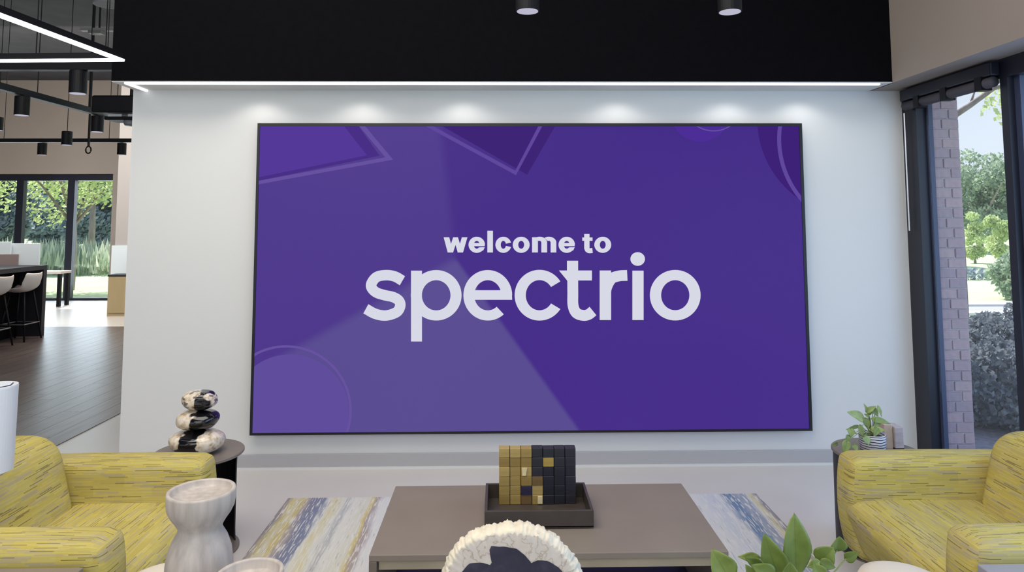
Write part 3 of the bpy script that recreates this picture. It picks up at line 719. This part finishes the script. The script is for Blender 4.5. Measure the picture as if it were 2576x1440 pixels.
# ================================================================== FAR ROOM FURNITURE
ct = thing('bar_counter', 'black waterfall bar counter on the dark plank floor', 'counter', (-6.78, 10.98, 0))
obj('countertop', bx(-1.6, 0, -3.6, 0, .985, 1.05), M['counter'], ct, bevel=.004)
obj('end_panel', bx(-1.6, 0, -.08, 0, .006, .985), M['counter'], ct)
obj('base_cabinet', bx(-1.6, -.35, -3.6, -.08, .006, .985), M['recess'], ct)
def stool(label, x, y):
    t = thing('bar_stool', label, 'stool', (x, y, .006), 'white bar stools at the black counter')
    b = bmesh.new(); prof = [(-.2, .715), (-.17, .70), (-.06, .685), (.06, .69), (.13, .72), (.175, .78), (.20, .86), (.215, .955)]
    N = 10; rows = []
    for k, (px, pz) in enumerate(prof):
        row = []
        hw = .205 if k < 6 else .205-.012*(k-5)
        for j in range(N+1):
            s = -1+2*j/N
            up = .06*abs(s)**2.5*(1 if k < 6 else .3); fx_ = -.05*abs(s)**2*(1 if k >= 5 else 0)
            row.append(b.verts.new((px+fx_, s*hw, pz+up)))
        rows.append(row)
    for k in range(len(rows)-1):
        for j in range(N): b.faces.new((rows[k][j], rows[k][j+1], rows[k+1][j+1], rows[k+1][j]))
    s = obj('shell', b, M['white_shell'], t, smooth=True); md = s.modifiers.new('thick', 'SOLIDIFY'); md.thickness = .022; md.offset = 0
    md = s.modifiers.new('sub', 'SUBSURF'); md.levels = 1; md.render_levels = 1
    for sx_ in (-1, 1):
        for sy_ in (-1, 1): obj('leg', tb([(sx_*.10, sy_*.10, .69), (sx_*.19, sy_*.19, 0)], .014, 8, .011), M['black_metal'], t, smooth=True)
    fr = [(-.165, -.165), (.165, -.165), (.165, .165), (-.165, .165), (-.165, -.165)]
    obj('footrest', tb([(a*1., c*1., .24) for a, c in fr], .009, 6), mat('steel', (170, 168, 166), .3, metal=.8) if 'steel' not in bpy.data.materials else bpy.data.materials['steel'], t)
    return t
s1 = stool('white shell bar stool nearest the end panel of the black counter', -6.86, 10.55)
s2_ = dup(s1, (-6.86, 9.93, .006), 'white shell bar stool second along the black counter, at the left picture edge')
dup(s1, (-6.86, 9.31, .006), 'white shell bar stool third along the black counter, past the picture edge')
q = at(100, 613, 11.6)
t = thing('frosted_screen', 'pale frosted glass screen standing behind the black counter', 'screen', (q.x, 11.6, 0))
obj('panel', bx(-1.6, 0, 0, .03, .1, q.z), M['frost'], t, bevel=.004); obj('panel', bx(-1.6, -.42, -.05, -.02, .1, q.z+.03), M['frost'], t, bevel=.004)
obj('foot', bx(-.3, -.2, -.15, .18, 0, .1), M['black_metal'], t); obj('foot', bx(-1.4, -1.3, -.15, .18, 0, .1), M['black_metal'], t)
qa, qb = at(2, 640, 11.5), at(42, 661, 11.5); obj('reflection_patch', bx(qa.x-q.x-.3, qb.x-q.x, -.062, -.05, qb.z-.1, qa.z), M['mauve_reflect'], t, bevel=.02, seg=3)  # mauve patch stands in for a blurred reflection on the frosted panel
q = atz(147, 772, 0)
t = thing('white_table', 'small white table with black legs near the far window', 'table', (q.x, q.y, 0))
h_ = at(147, 683, q.y).z
obj('tabletop', bx(-1.3, .04, -.04, .32, h_-.05, h_), M['white_shell'], t, bevel=.005)
for a, c in ((-.0, 0), (-1.2, 0), (-.0, .27), (-1.2, .27)): obj('leg', bx(a-.03, a+.03, c-.03, c+.03, 0, h_-.05), M['black_metal'], t)
q = at(280, 790, 13.3); z0_ = at(280, 690, 13.3).z
t = thing('oak_cabinet', 'low oak cabinet with a dark top against the pale far wall', 'cabinet', (q.x, 13.3, 0))
obj('body', bx(0, 1.4, -.15, .15, 0, z0_-.03), M['oak'], t); obj('countertop', bx(-.01, 1.41, -.16, .15, z0_-.03, z0_), M['counter'], t)
obj('door', bx(.02, .7, -.165, -.15, .06, z0_-.05), M['oak'], t, bevel=.003); obj('door', bx(.71, 1.38, -.165, -.15, .06, z0_-.05), M['oak'], t, bevel=.003)

# ================================================================== SEATING
def cushion(name, bounds, r, along, parent, bulge=.01, warp=None, n=14, mt=None, uoff=0):
    lo = Vector(bounds[0::2]); hi = Vector(bounds[1::2]); ctr = (lo+hi)/2; hf = (hi-lo)/2
    b = bmesh.new(); ul = b.loops.layers.uv.new('UVMap'); cache = {}
    def vert(p):
        key = tuple(round(c, 4) for c in p)
        if key in cache: return cache[key]
        # grid on the unit cube -> rounded box with a soft bulge
        q = Vector((p[0]*hf.x, p[1]*hf.y, p[2]*hf.z))
        inner = Vector([max(-(h-r), min(h-r, c)) for c, h in zip(q, hf)])
        d = q-inner
        if d.length > 1e-9: q = inner+d.normalized()*r
        for ax in range(3):
            o1, o2 = [c for c in range(3) if c != ax]
            q[ax] += bulge*p[ax]*max(0, 1-p[o1]**2)*max(0, 1-p[o2]**2)
        q = q+ctr
        if warp: q = warp(q.copy())
        v = b.verts.new(q); cache[key] = (v, q); return cache[key]
    gridv = []
    # denser sampling near the edges
    for i in range(n+1):
        s = -1+2*i/n; gridv.append(math.copysign(abs(s)**.75, s))
    oth = 1 if along == 0 else 0
    for ax in range(3):
        o1, o2 = [c for c in range(3) if c != ax]
        for sg in (-1, 1):
            for i in range(n):
                for j in range(n):
                    ps = []
                    for (a, c) in ((i, j), (i+1, j), (i+1, j+1), (i, j+1)):
                        p = [0, 0, 0]; p[ax] = sg; p[o1] = gridv[a]; p[o2] = gridv[c]; ps.append(p)
                    if sg*(1 if ax != 1 else -1) < 0: ps.reverse()
                    f = b.faces.new([vert(p)[0] for p in ps])
                    for l, p in zip(f.loops, ps):
                        q = Vector((p[0]*hf.x, p[1]*hf.y, p[2]*hf.z))+ctr
                        if ax == along: u, v = q[oth], q.z
                        elif ax == 2: u, v = q[along], q[oth]+5*sg
                        else: u, v = q[along], q.z+hf[oth]*0
                        l[ul].uv = (u+uoff, v)
    return obj(name, b, mt or M['fabric'], parent, smooth=True)
def armchair(label, fx, s, y0):
    # fx: front line, s: +1 when the back lies at larger x, y0: near side
    t = thing('armchair', label, 'armchair', (fx+s*.42, y0+.5, 0), 'chartreuse armchairs facing each other')
    ox, oy = t.location.x, t.location.y
    def B(t0, t1, a, c, z0, z1):
        xs = sorted((fx+s*t0-ox, fx+s*t1-ox)); return (xs[0], xs[1], a+y0-oy, c+y0-oy, z0, z1)
    X = lambda q: (q.x+ox-fx)*s          # distance behind the front line
    def w_arm(q):
        tt = X(q); k = max(0, (.40-q.z))/.3
        if tt < .3: q.x += s*(k*k*.05+max(0, q.z-.42)**2/.0324*.016)*(1-tt/.3)     # front bulges a little at seat height
        return q
    def w_back(q):
        k = (q.z-.3)/.4; q.x += s*.10*k; return q
    def w_seat(q):
        tt = X(q)
        if tt < .25: q.x += s*max(0, (.36-q.z))/.22*.07*(1-tt/.25)
        return q
    cushion('seat', B(-.015, .62, .09, .93, .15, .43), .075, 1, t, .010, w_seat, uoff=.3)
    cushion('arm', B(0, .80, 0, .19, .15, .605), .04, 0, t, .008, w_arm)
    cushion('arm', B(0, .80, .84, 1.02, .15, .605), .04, 0, t, .008, w_arm, uoff=.7)
    cushion('backrest', B(.53, .80, .165, .865, .15, .745), .10, 1, t, .012, w_back, uoff=1.1)
    for a, c in ((.14, .1), (.14, .92), (.72, .1), (.72, .92)):
        xx = fx+s*a-ox; yy = y0+c-oy
        b = bmesh.new(); tube(b, [(xx, yy, .17), (xx+s*(-.03 if a < .4 else .03), yy+(-.02 if c < .5 else .02), 0)], .032, 10, .02); obj('leg', b, M['black_metal'], t)
    return t
armchair('chartreuse flecked armchair on the left, seen behind the tall stone vase', -1.335, -1, 2.535)
armchair('chartreuse flecked armchair on the right, before the potted vine table', 1.605, 1, 2.48)

# side tables
def side_table(label, x, y, rr, a0, a1, hz=.5, ks=.86, flare=True):
    t = thing('side_table', label, 'table', (x, y, 0), 'round bronze side tables by the white wall')
    b = bmesh.new(); lathe(b, [(rr-.004, hz-.016), (rr, hz-.012), (rr, hz-.003), (rr-.003, hz)], 64); obj('tabletop', b, M['side_table'], t)
    b = bmesh.new(); lathe(b, [(rr*.93, 0), (rr*.94, .002), (rr*.94, .012), (rr*.93, .015)], 64); obj('base', b, M['side_table'], t)
    b = bmesh.new(); n = 32; prof = [(1.0, .012), (.99, .03), (.98, .08), (.98, hz-.09), (.985, hz-.05), (1.02, hz-.03), (1.10, hz-.014)] if flare else [(1, .012), (1, hz-.014)]
    def sh(k): 
        rows = []
        for f, z in prof:
            rows.append([b.verts.new((rr*ks*f*k*math.cos(R(a0+(a1-a0)*i/n)), rr*ks*f*k*math.sin(R(a0+(a1-a0)*i/n)), z)) for i in range(n+1)])
        for q in range(len(rows)-1):
            for i in range(n): b.faces.new((rows[q][i], rows[q][i+1], rows[q+1][i+1], rows[q+1][i]))
        return rows
    o_, i_ = sh(1), sh(.965)
    for e in (0, n):
        for q in range(len(prof)-1): b.faces.new((o_[q][e], o_[q+1][e], i_[q+1][e], i_[q][e]))
    for q in (0, -1):
        for i in range(n): b.faces.new((o_[q][i], o_[q][i+1], i_[q][i+1], i_[q][i]))
    obj('stem', b, M['side_black'], t, smooth=False); return t
LX, LY = atz(501, 1135, .5).x, 3.88
RX, RY = atz(2204, 1133, .5).x, 3.80
side_table('round bronze side table on the left carrying the stacked stones', LX, LY, .226, 25, 215)
side_table('round bronze side table on the right carrying the striped pot', RX, RY, .218, 70, 260, ks=.96, flare=False)

# stacked stones
def stone(label, px, pyc, wpx, hpx, z0, mt, seed, y=LY-.02):
    k = y/FPX*1.0; c = at(px, pyc, y); w = wpx*k/2*1.01; h = hpx*k/2
    b = bmesh.new(); bmesh.ops.create_icosphere(b, subdivisions=4, radius=1)
    for v in b.verts:
        p = v.co.copy(); n_ = noise.noise(p*1.1+Vector((seed, seed*2, 0)))*.10
        e = 2.5
        f = 1/((abs(p.x)**e+abs(p.y)**e+abs(p.z)**e)**(1/e))
        p = p*f*(1+n_); v.co = Vector((p.x*w, p.y*w*.85, p.z*h))
    mz = min(v.co.z for v in b.verts)
    for v in b.verts: v.co.z -= mz
    Hh = max(v.co.z for v in b.verts)
    o = obj('polished_stone', b, mt, smooth=True); o.location = (c.x, y, z0); tag(o, label, 'stone', 'stack of three polished stones'); return z0+Hh
z = stone('polished black and cream stone lying on the left side table, bottom of the stack', 497, 1108, 122, 56, .5, M['stone_a'], 1.7)
z = stone('polished half cream half black stone in the middle of the stack', 498, 1073, 97, 46, z-.001, M['stone_b'], 4.1)
z = stone('polished banded grey and cream stone on top of the stack', 501, 1041, 79, 46, z-.001, M['stone_c'], 6.3)

# coffee table, tray and block sculpture
t = thing('coffee_table', 'large rectangular taupe coffee table in front of the display', 'table', (.2, 3.275, 0))
X0, X1, Y0, Y1 = -.705, .705, -.365, .365
obj('tabletop', bx(X0, X1, Y0, Y1, .375, .4), [M['table_brown']], t, bevel=.003)
obj('side_panel', bx(X0, X0+.03, Y0, Y1, .012, .375), M['table_edge'], t, bevel=.002); obj('side_panel', bx(X1-.03, X1, Y0, Y1, .012, .375), M['table_edge'], t, bevel=.002)
obj('apron', bx(X0+.035, X1-.035, Y0+.02, Y0+.045, .335, .371), M['apron'], t, bevel=.002); obj('apron', bx(X0+.035, X1-.035, Y1-.045, Y1-.02, .335, .371), M['apron'], t, bevel=.002)
obj('lower_shelf', bx(X0+.03, X1-.03, Y0+.03, Y1-.03, .05, .075), M['side_black'], t)
t = thing('serving_tray', 'dark bronze square tray standing on the coffee table', 'tray', (.172, 3.29, .4))
hx, hy = .231, .163
obj('base', bx(-hx, hx, -hy, hy, .006, .012), M['tray'], t)
for a in ((-hx, hx, -hy, -hy+.012), (-hx, hx, hy-.012, hy), (-hx, -hx+.012, -hy+.012, hy-.012), (hx-.012, hx, -hy+.012, hy-.012)): obj('rim', bx(*a, .006, .076), M['tray'], t, bevel=.002)
for a, c in ((-.2, -.13), (.2, -.13), (-.2, .13), (.2, .13)): obj('foot', bx(a-.015, a+.015, c-.015, c+.015, 0, .006), M['side_black'], t)
q = at(1255, 1271, 3.36)
t = thing('block_sculpture', 'sculpture of gold wood and black cubes standing in the tray', 'sculpture', (q.x+.176, 3.385, .412))
cols = {}; cols_dark = mat('cube_backing', (24, 21, 20), .8)
for kx, c in dict(W=(156, 130, 72), w=(142, 116, 60), V=(172, 146, 86), B=(112, 86, 50), D=(36, 34, 42), E=(28, 27, 36), P=(42, 34, 60), G=(166, 138, 66), C=(216, 198, 150)).items():
    cols[kx] = mat('cube_'+kx, c, .42 if kx not in 'DEP' else .5, var=.10 if kx not in 'DEP' else .2, scale=14, stretch=(1, 1, 5))
rows = ['VVWDDDD', 'wwwDGDD', 'VWVDEEE', 'WWwBEED', 'WWPVEED', 'wWBWEED']
cw, ch = .352/7, .249/6
obj('backing', bx(-.172, .172, .0, .027, .002, .246), cols_dark, t)
bbm = bx(-cw/2+.0010, cw/2-.0010, -.024, .024, .0001, ch-.0001); blk = None
for r_, row in enumerate(rows):
    for c_, kk in enumerate(row):
        if blk is None: o = blk = obj('cube', bbm, cols['W'], t, bevel=.0022, seg=2)
        else: o = blk.copy(); COL.objects.link(o); o.parent = t
        o.location = (-.176+cw*(c_+.5), random.uniform(-.003, .003)+(-.004 if kk == 'G' else 0), ch*(5-r_))
        o.material_slots[0].link = 'OBJECT'; o.material_slots[0].material = cols[kk]
bm_ = bmesh.new(); prism(bm_, [(-.176+cw*2+.004, ch*4-.004), (-.176+cw*2+.028, ch*4-.004), (-.176+cw*2+.022, ch*3+.004), (-.176+cw*2+.006, ch*3+.004)], -.031, -.02); obj('inlay', bm_, cols['C'], t)
bm_ = bmesh.new(); box(bm_, -.176+cw*3.5, -.176+cw*4-.003, -.031, -.02, .004, ch-.003); obj('inlay', bm_, cols['C'], t, bevel=.002)

# rug
o = obj('striped_rug', bx(-1.285, 1.595, 2.76, 4.55, .0, .011), M['rug'], bevel=.003); tag(o, 'distressed rug with blue, yellow and cream stripes under the coffee table', 'rug')

# vine in the striped pot and stone block on the right side table
def leaf(name, base, tip, w, mt, parent, org, normal=None, fold=.25, bend=.12, heart=True):
    B, T = Vector(base), Vector(tip); d = T-B; L = d.length; d.normalize()
    nr = Vector(normal) if normal else (CAM-B).normalized()
    side = d.cross(nr).normalized(); nr = side.cross(d).normalized()
    b = bmesh.new(); ul = b.loops.layers.uv.new('UVMap'); rows = []; N, K = 10, 4
    for i in range(N+1):
        u = i/N
        if heart: prof = (math.sin(PI*u**.62))**.85*(1-.15*u) if 0 < u < 1 else 0
        else: prof = (math.sin(PI*u**.8))**.9 if 0 < u < 1 else 0
        hw = w/2*prof; row = []
        for j in range(-K, K+1):
            s = j/K; x = s*hw
            off = abs(s)*hw*fold - bend*L*(u-.0)**2*1.0 + .02*L*math.sin(u*9+s*3)*abs(s)
            back = -.12*L*abs(s)**1.5*(1-u)**3 if heart else 0
            row.append((b.verts.new(B-Vector(org)+d*(L*u+back)+side*x+nr*off), s, u))
        rows.append(row)
    for i in range(N):
        for j in range(2*K):
            q = [rows[i][j], rows[i][j+1], rows[i+1][j+1], rows[i+1][j]]
            f = b.faces.new([v[0] for v in q])
            for l, v in zip(f.loops, q): l[ul].uv = (v[1], v[2])
    bmesh.ops.remove_doubles(b, verts=b.verts, dist=1e-6)
    o = obj(name, b, mt, parent, smooth=True); md = o.modifiers.new('thick', 'SOLIDIFY'); md.thickness = .0008; md.offset = 0
    return o
PY = RY-.03; K5 = lambda x, y, d=PY: at(2060+x/8, 1000+y/8, d)
pc = at(2195, 1120, PY)
t = thing('potted_vine', 'small green trailing vine in a striped pot on the right side table', 'plant', (pc.x, PY, .5)); org = t.location
def pot_mat():
    g = G('striped_pot', .4); tcn = g.n('ShaderNodeTexCoord'); sp = g.n('ShaderNodeSeparateXYZ'); g.l(tcn.outputs['Object'], sp.inputs[0])
    w = g.math('ADD', sp.outputs[2], g.math('MULTIPLY', g.noise(tcn.outputs['Object'], 14, 2), .018))
    f = g.math('FRACT', g.math('DIVIDE', w, .0125)); g.l(g.mix(g.sstep(f, .62, .70), lin((206, 206, 210)), lin((48, 50, 66))), g.b.inputs['Base Color']); return g.m
b = bmesh.new(); lathe(b, [(.05, 0), (.058, .006), (.064, .05), (.064, .092), (.062, .096), (.059, .094), (.058, .078)], 40); obj('pot', b, pot_mat(), t, smooth=True)
b = bmesh.new(); lathe(b, [(.0575, .072), (.05, .082), (.02, .088)], 20); obj('soil', b, M['soil'], t, smooth=True)
root = Vector((pc.x, PY, .585))
LV = [((885, 430), (600, 285), 24, 0), ((965, 290), (925, 130), 9, 0), ((960, 290), (1150, 175), 13, 0), ((1090, 225), (1195, 390), 14, 0), ((1185, 185), (1280, 390), 9, .02), ((1085, 440), (1465, 520), 15, -.02),
      ((1190, 440), (1150, 620), 16, -.02), ((930, 430), (1010, 660), 15, 0), ((830, 570), (890, 810), 12, -.03), ((1060, 660), (1340, 650), 17, -.03), ((1190, 640), (1110, 790), 13, -.04), ((920, 800), (1020, 960), 22, -.07),
      ((790, 580), (560, 650), 8, 0), ((640, 640), (660, 810), 17, -.02), ((610, 780), (540, 880), 12, -.03), ((570, 890), (510, 1160), 19, -.06), ((700, 970), (780, 1090), 16, -.06), ((370, 930), (260, 980), 8, 0), ((950, 340), (980, 400), 10, 0), ((1000, 330), (1080, 290), 8, 0)]
stm = bmesh.new()
for (bb2, tt2, w, dy) in LV:
    Bp = K5(*bb2, PY+dy); Tp = K5(*tt2, PY+dy-.02)
    leaf('leaf', Bp, Tp, w*PY/FPX*1.15, M['leaf_back'], t, org, normal=(random.uniform(-.4, .4), -1, random.uniform(.2, .9)))
    mid = (root+Bp)/2+Vector((0, 0, .03)); tube(stm, [root-org, mid-org, Bp-org], .0022, 5, .0014)
obj('stem', stm, M['stem'], t)
q0, q1 = at(2222, 1135, RY+.03), at(2264, 1066, RY+.03)
t = thing('stone_bookend', 'small two tone marble block behind the striped pot', 'bookend', ((q0.x+q1.x)/2, RY+.05, .5))
hw = (q1.x-q0.x)/2; hh = q1.z-.5
mb1 = mat('beige_marble', (196, 172, 152), .35, var=.16, scale=14); mb2 = mat('grey_marble', (172, 162, 164), .35, var=.18, scale=12, stretch=(.6, 1, 3))
obj('block', bx(-hw, .0, -.035, .04, 0, hh), mb1, t, bevel=.004); obj('block', bx(.002, hw, -.05, .04, .008, hh-.012), mb2, t, bevel=.003)
obj('base_plate', bx(.0, hw, -.05, .04, 0, .008), M['side_black'], t)

# ================================================================== FOREGROUND
FT = .55
t = thing('low_table', 'wide low table at the very front carrying vases, stone slice and plant', 'table', (0, 1.9, 0))
obj('tabletop', bx(-1.07, 1.05, -.45, .36, FT-.03, FT), M['table_brown'], t, bevel=.003)
for a in (-1.0, .98):
    for c in (-.40, .30): obj('leg', bx(a-.03, a+.03, c-.03, c+.03, .012, FT-.03), M['black_metal'], t)
def end_table(label, corner, s, mt):
    t = thing('end_table', label, 'table', (corner.x+s*.28, corner.y-.3, 0), 'low end tables beside the armchairs')
    obj('tabletop', bx(-.28, .28, -.3, .3, FT-.035, FT), mt, t, bevel=.003)
    obj('pedestal', bx(-.2, .2, -.22, .22, 0, FT-.035), M['side_black'], t)
end_table('taupe end table before the left armchair, its corner at the bottom left', atz(210, 1428, FT), -1, M['table_brown'])
end_table('grey end table before the right armchair, its corner at the bottom right', atz(2458, 1420, FT), 1, mat('grey_top', (150, 150, 158), .3))
def pouf(label, px):
    q = atz(px, 1443, .5); t = thing('round_stool', label, 'stool', (q.x, q.y-.01, 0), 'small cream round stools')
    b = bmesh.new(); lathe(b, [(.10, .34), (.135, .355), (.152, .40), (.150, .455), (.135, .484), (.10, .497), (.05, .502), (.01, .503)], 48); obj('seat', b, M['cream'], t, smooth=True)
    b = bmesh.new(); lathe(b, [(.12, 0), (.12, .012), (.05, .05), (.045, .2), (.06, .345)], 32); obj('base', b, M['side_black'], t, smooth=True)
pouf('cream round stool on the left, behind the tall stone vase', 422); pouf('cream round stool on the right, in front of the right armchair', 2267)
# travertine candle holders
def vase(label, px, py_rim, wpx, y, prof, tilt, lob):
    c = at(px, py_rim, y); rr = wpx*y/FPX/2
    zt = c.z-FT
    b = bmesh.new(); n = 72; rings = []
    for r_, z_ in prof:
        ring = []
        for i in range(n):
            a = 2*PI*i/n; k = 1
            if lob and z_ < .60: k = 1+.035*math.cos(4*a+.9)*min(1, (.60-z_)/.2)
            xx, yy = r_*rr*k*math.cos(a), r_*rr*k*math.sin(a); zz = z_*zt
            zz += tilt*xx*max(0, min(1, (z_-.55)/.3))
            ring.append(b.verts.new((xx, yy, zz)))
        rings.append(ring)
    for k in range(len(rings)-1):
        for i in range(n): j = (i+1) % n; b.faces.new((rings[k][i], rings[k][j], rings[k+1][j], rings[k+1][i]))
    b.faces.new(list(reversed(rings[0]))); b.faces.new(rings[-1])
    o = obj('stone_vase', b, M['travertine'], smooth=True); o.location = (c.x, y, FT); tag(o, label, 'vase', 'travertine candle holders'); return o
profT = [(.66, 0), (.72, .01), (.80, .06), (.91, .18), (.975, .29), (1.0, .39), (.985, .47), (.92, .565), (.80, .645), (.67, .70), (.63, .72), (.655, .745), (.75, .785), (.88, .83), (.97, .875), (1.0, .925), (1.0, .985), (.985, 1.0), (.90, 1.0), (.875, .992), (.86, .963), (.5, .958), (.05, .958)]
vase('tall pale grey travertine candle holder with a pinched waist', 507, 1232, 157, 2.14, profT, .0, True)
profS = [(.62, 0), (.72, .02), (.9, .22), (1.0, .5), (.98, .75), (1.0, .96), (.985, 1.0), (.90, 1.0), (.87, .98), (.855, .90), (.5, .89), (.05, .89)]
vase('shorter travertine candle holder beside the tall one, only its rim showing', 628, 1440, 158, 1.98, profS, .02, False)
# petrified wood slice
def slice_mat():
    g = G('petrified_core', .25); tcn = g.n('ShaderNodeTexCoord'); n = g.noise(tcn.outputs['Object'], 22, 5); n2 = g.noise(tcn.outputs['Object'], 7, 2)
    c = g.ramp(n, [(.3, (34, 32, 52)), (.55, (44, 42, 62)), (.72, (62, 60, 76)), (.82, (96, 94, 104))]); g.l(c, g.b.inputs['Base Color']); return g.m
def band_mat():
    g = G('pale_band', .35); tcn = g.n('ShaderNodeTexCoord'); n = g.noise(tcn.outputs['Object'], 30, 6)
    c = g.ramp(n, [(.2, (196, 184, 174)), (.42, (212, 200, 188)), (.48, (206, 194, 182)), (.5, (172, 156, 138)), (.52, (208, 197, 186)), (.8, (222, 212, 200))]); g.l(c, g.b.inputs['Base Color']); return g.m
cc = at(1286, 1514, 1.85); rr = 174*1.85/FPX
t = thing('petrified_slice', 'upright slice of petrified wood with pale rough rim and dark core', 'ornament', (cc.x, 1.85, FT))
cz = max(cc.z-FT, rr+.004)
def rad(a):
    return rr*(1+.045*noise.noise(Vector((math.cos(a)*1.3, math.sin(a)*1.3, 4.2)))+.02*math.sin(3*a+1))
NA = 400; bm_ = bmesh.new(); rows = []
lay = [(.985, -.02), (1.0, -.012), (1.03, .0), (1.035, .02), (1.0, .036)]
pr = [(.02, -.022), (.5, -.022), (.80, -.022), (.92, -.022), (.965, -.021)]+lay+[(.5, .036), (.02, .036)]
for (f, y_) in pr:
    row = []
    for i in range(NA):
        a = 2*PI*i/NA; r_ = rad(a)*f
        if f > .95:
            nn = noise.noise(Vector((math.cos(a)*9, math.sin(a)*9, y_*60)))
            n3 = noise.noise(Vector((math.cos(a)*28, math.sin(a)*28, y_*90)))
            r_ += rr*(.034*nn+.040*n3); 
        yy = y_
        if f > .95: yy += .004*noise.noise(Vector((a*20, y_*50, 2)))
        row.append(bm_.verts.new((r_*math.cos(a), yy, cz+r_*math.sin(a))))
    rows.append(row)
for k in range(len(rows)-1):
    for i in range(NA):
        j = (i+1) % NA; f_ = bm_.faces.new((rows[k][i], rows[k][j], rows[k+1][j], rows[k+1][i])); f_.material_index = 1 if k < 4 else 0
bm_.faces.new(rows[0]); bm_.faces.new(rows[-1])
obj('rim', bm_, [mat('pale_bark', (220, 210, 190), .8, var=.14, scale=40, bump=.6, bscale=90), band_mat()], t, smooth=True)
# dark core: lobed outline lying on the polished face
bm_ = bmesh.new()
core = []
CT = [(0, .80), (38, .83), (50, .76), (59, .70), (64, .62), (70, .66), (76, .71), (84, .76), (92, .785), (100, .81), (109, .845), (112, .80), (115, .63), (118, .61), (124, .68), (135, .78), (148, .81), (180, .8), (225, .84), (240, .7), (260, .8), (300, .76), (312, .66), (330, .8), (360, .80)]
for i in range(360):
    a = 2*PI*i/360
    deg = i; f = .8
    for (a0_, f0_), (a1_, f1_) in zip(CT, CT[1:]):
        if a0_ <= deg <= a1_: f = f0_+(f1_-f0_)*(deg-a0_)/(a1_-a0_)
    f += .012*noise.noise(Vector((math.cos(a)*7, math.sin(a)*7, 1)))
    core.append((f*rad(a)*math.cos(a), cz+f*rad(a)*math.sin(a)))
cv = [bm_.verts.new((x_, -.0228, z_)) for x_, z_ in core]; ce = bm_.verts.new((0, -.0232, cz))
for i in range(360): bm_.faces.new((cv[i], cv[(i+1) % 360], ce))
obj('core', bm_, slice_mat(), t)
obj('stand', bx(-.07, .07, -.04, .05, 0, .02), M['side_black'], t, bevel=.003)
# white cylinder on the left chair's back
q = at(-13, 970, 2.83); zt = q.z
b0 = .756
t = thing('white_cylinder', 'white cylindrical bin with a lid, cut by the left edge beside the armchair', 'bin', (q.x, 2.83, b0))
hh = zt-b0
b = bmesh.new(); lathe(b, [(.068, 0), (.074, .004), (.0765, hh-.006), (.0755, hh), (.07, hh+.001), (.066, hh-.002)], 48); obj('body', b, M['white_plastic'], t, smooth=False)
b = bmesh.new(); lathe(b, [(.058, hh-.002), (.058, hh+.003), (.055, hh+.004)], 8); obj('lid', b, M['white_plastic'], t)
b = bmesh.new(); lathe(b, [(.0605, hh-.002), (.0605, hh+.0012), (.058, hh+.0012)], 8); obj('slot', b, M['slot'], t)
# big plant at the front right
fy = 1.95
pc = at(1965, 1530, fy)
t = thing('potted_plant', 'bright green leafy plant in the foreground at the bottom right', 'plant', (pc.x, fy, FT)); org = t.location
b = bmesh.new(); lathe(b, [(.06, 0), (.07, .006), (.085, .08), (.086, .085), (.08, .085), (.078, .07)], 36); obj('pot', b, M['planter'], t, smooth=True)
b = bmesh.new(); lathe(b, [(.0785, .066), (.05, .074), (.01, .078)], 20); obj('soil', b, M['soil'], t, smooth=True)
root = Vector((pc.x, fy, FT+.07))
LF = [((2003, 1452), (1998, 1291), 68, 0, .0, 0), ((1958, 1455), (1924, 1345), 66, -.03, .1, 1), ((1832, 1452), (1792, 1384), 62, -.05, .1, 1), ((1914, 1404), (1862, 1402), 20, -.02, .4, 0), ((1925, 1432), (1878, 1406), 24, -.05, .3, 0),
      ((2062, 1412), (2098, 1378), 50, 0, .0, 1), ((2106, 1384), (2112, 1350), 44, .02, .0, 1), ((2128, 1406), (2160, 1392), 26, 0, .2, 1), ((2060, 1412), (2104, 1430), 22, -.02, .3, 0), ((2030, 1402), (2033, 1366), 20, .03, 0, 0),
      ((1985, 1470), (1990, 1418), 48, -.07, .2, 1), ((2062, 1412), (2034, 1428), 20, -.04, .3, 0), ((2070, 1460), (2050, 1420), 34, -.05, .2, 0), ((1905, 1470), (1880, 1425), 34, -.06, .3, 1), ((1945, 1450), (1895, 1425), 40, -.07, .3, 1)]
stm = bmesh.new()
for (b2, t2_, w, dy, bend, hrt) in LF:
    Bp = at(*b2, fy+dy); Tp = at(*t2_, fy+dy-.01)
    leaf('leaf', Bp, Tp, w*fy/FPX*1.1, M['leaf_front'], t, org, normal=(random.uniform(-.25, .25), -1, random.uniform(.2, .5)), bend=bend*.5, heart=bool(hrt), fold=.22)
    mid = (root*.5+Bp*.5)+Vector((0, .0, .0)); tube(stm, [root-org, mid-org, Bp-org], .003, 6, .0018)
obj('stem', stm, M['stem'], t, smooth=True)
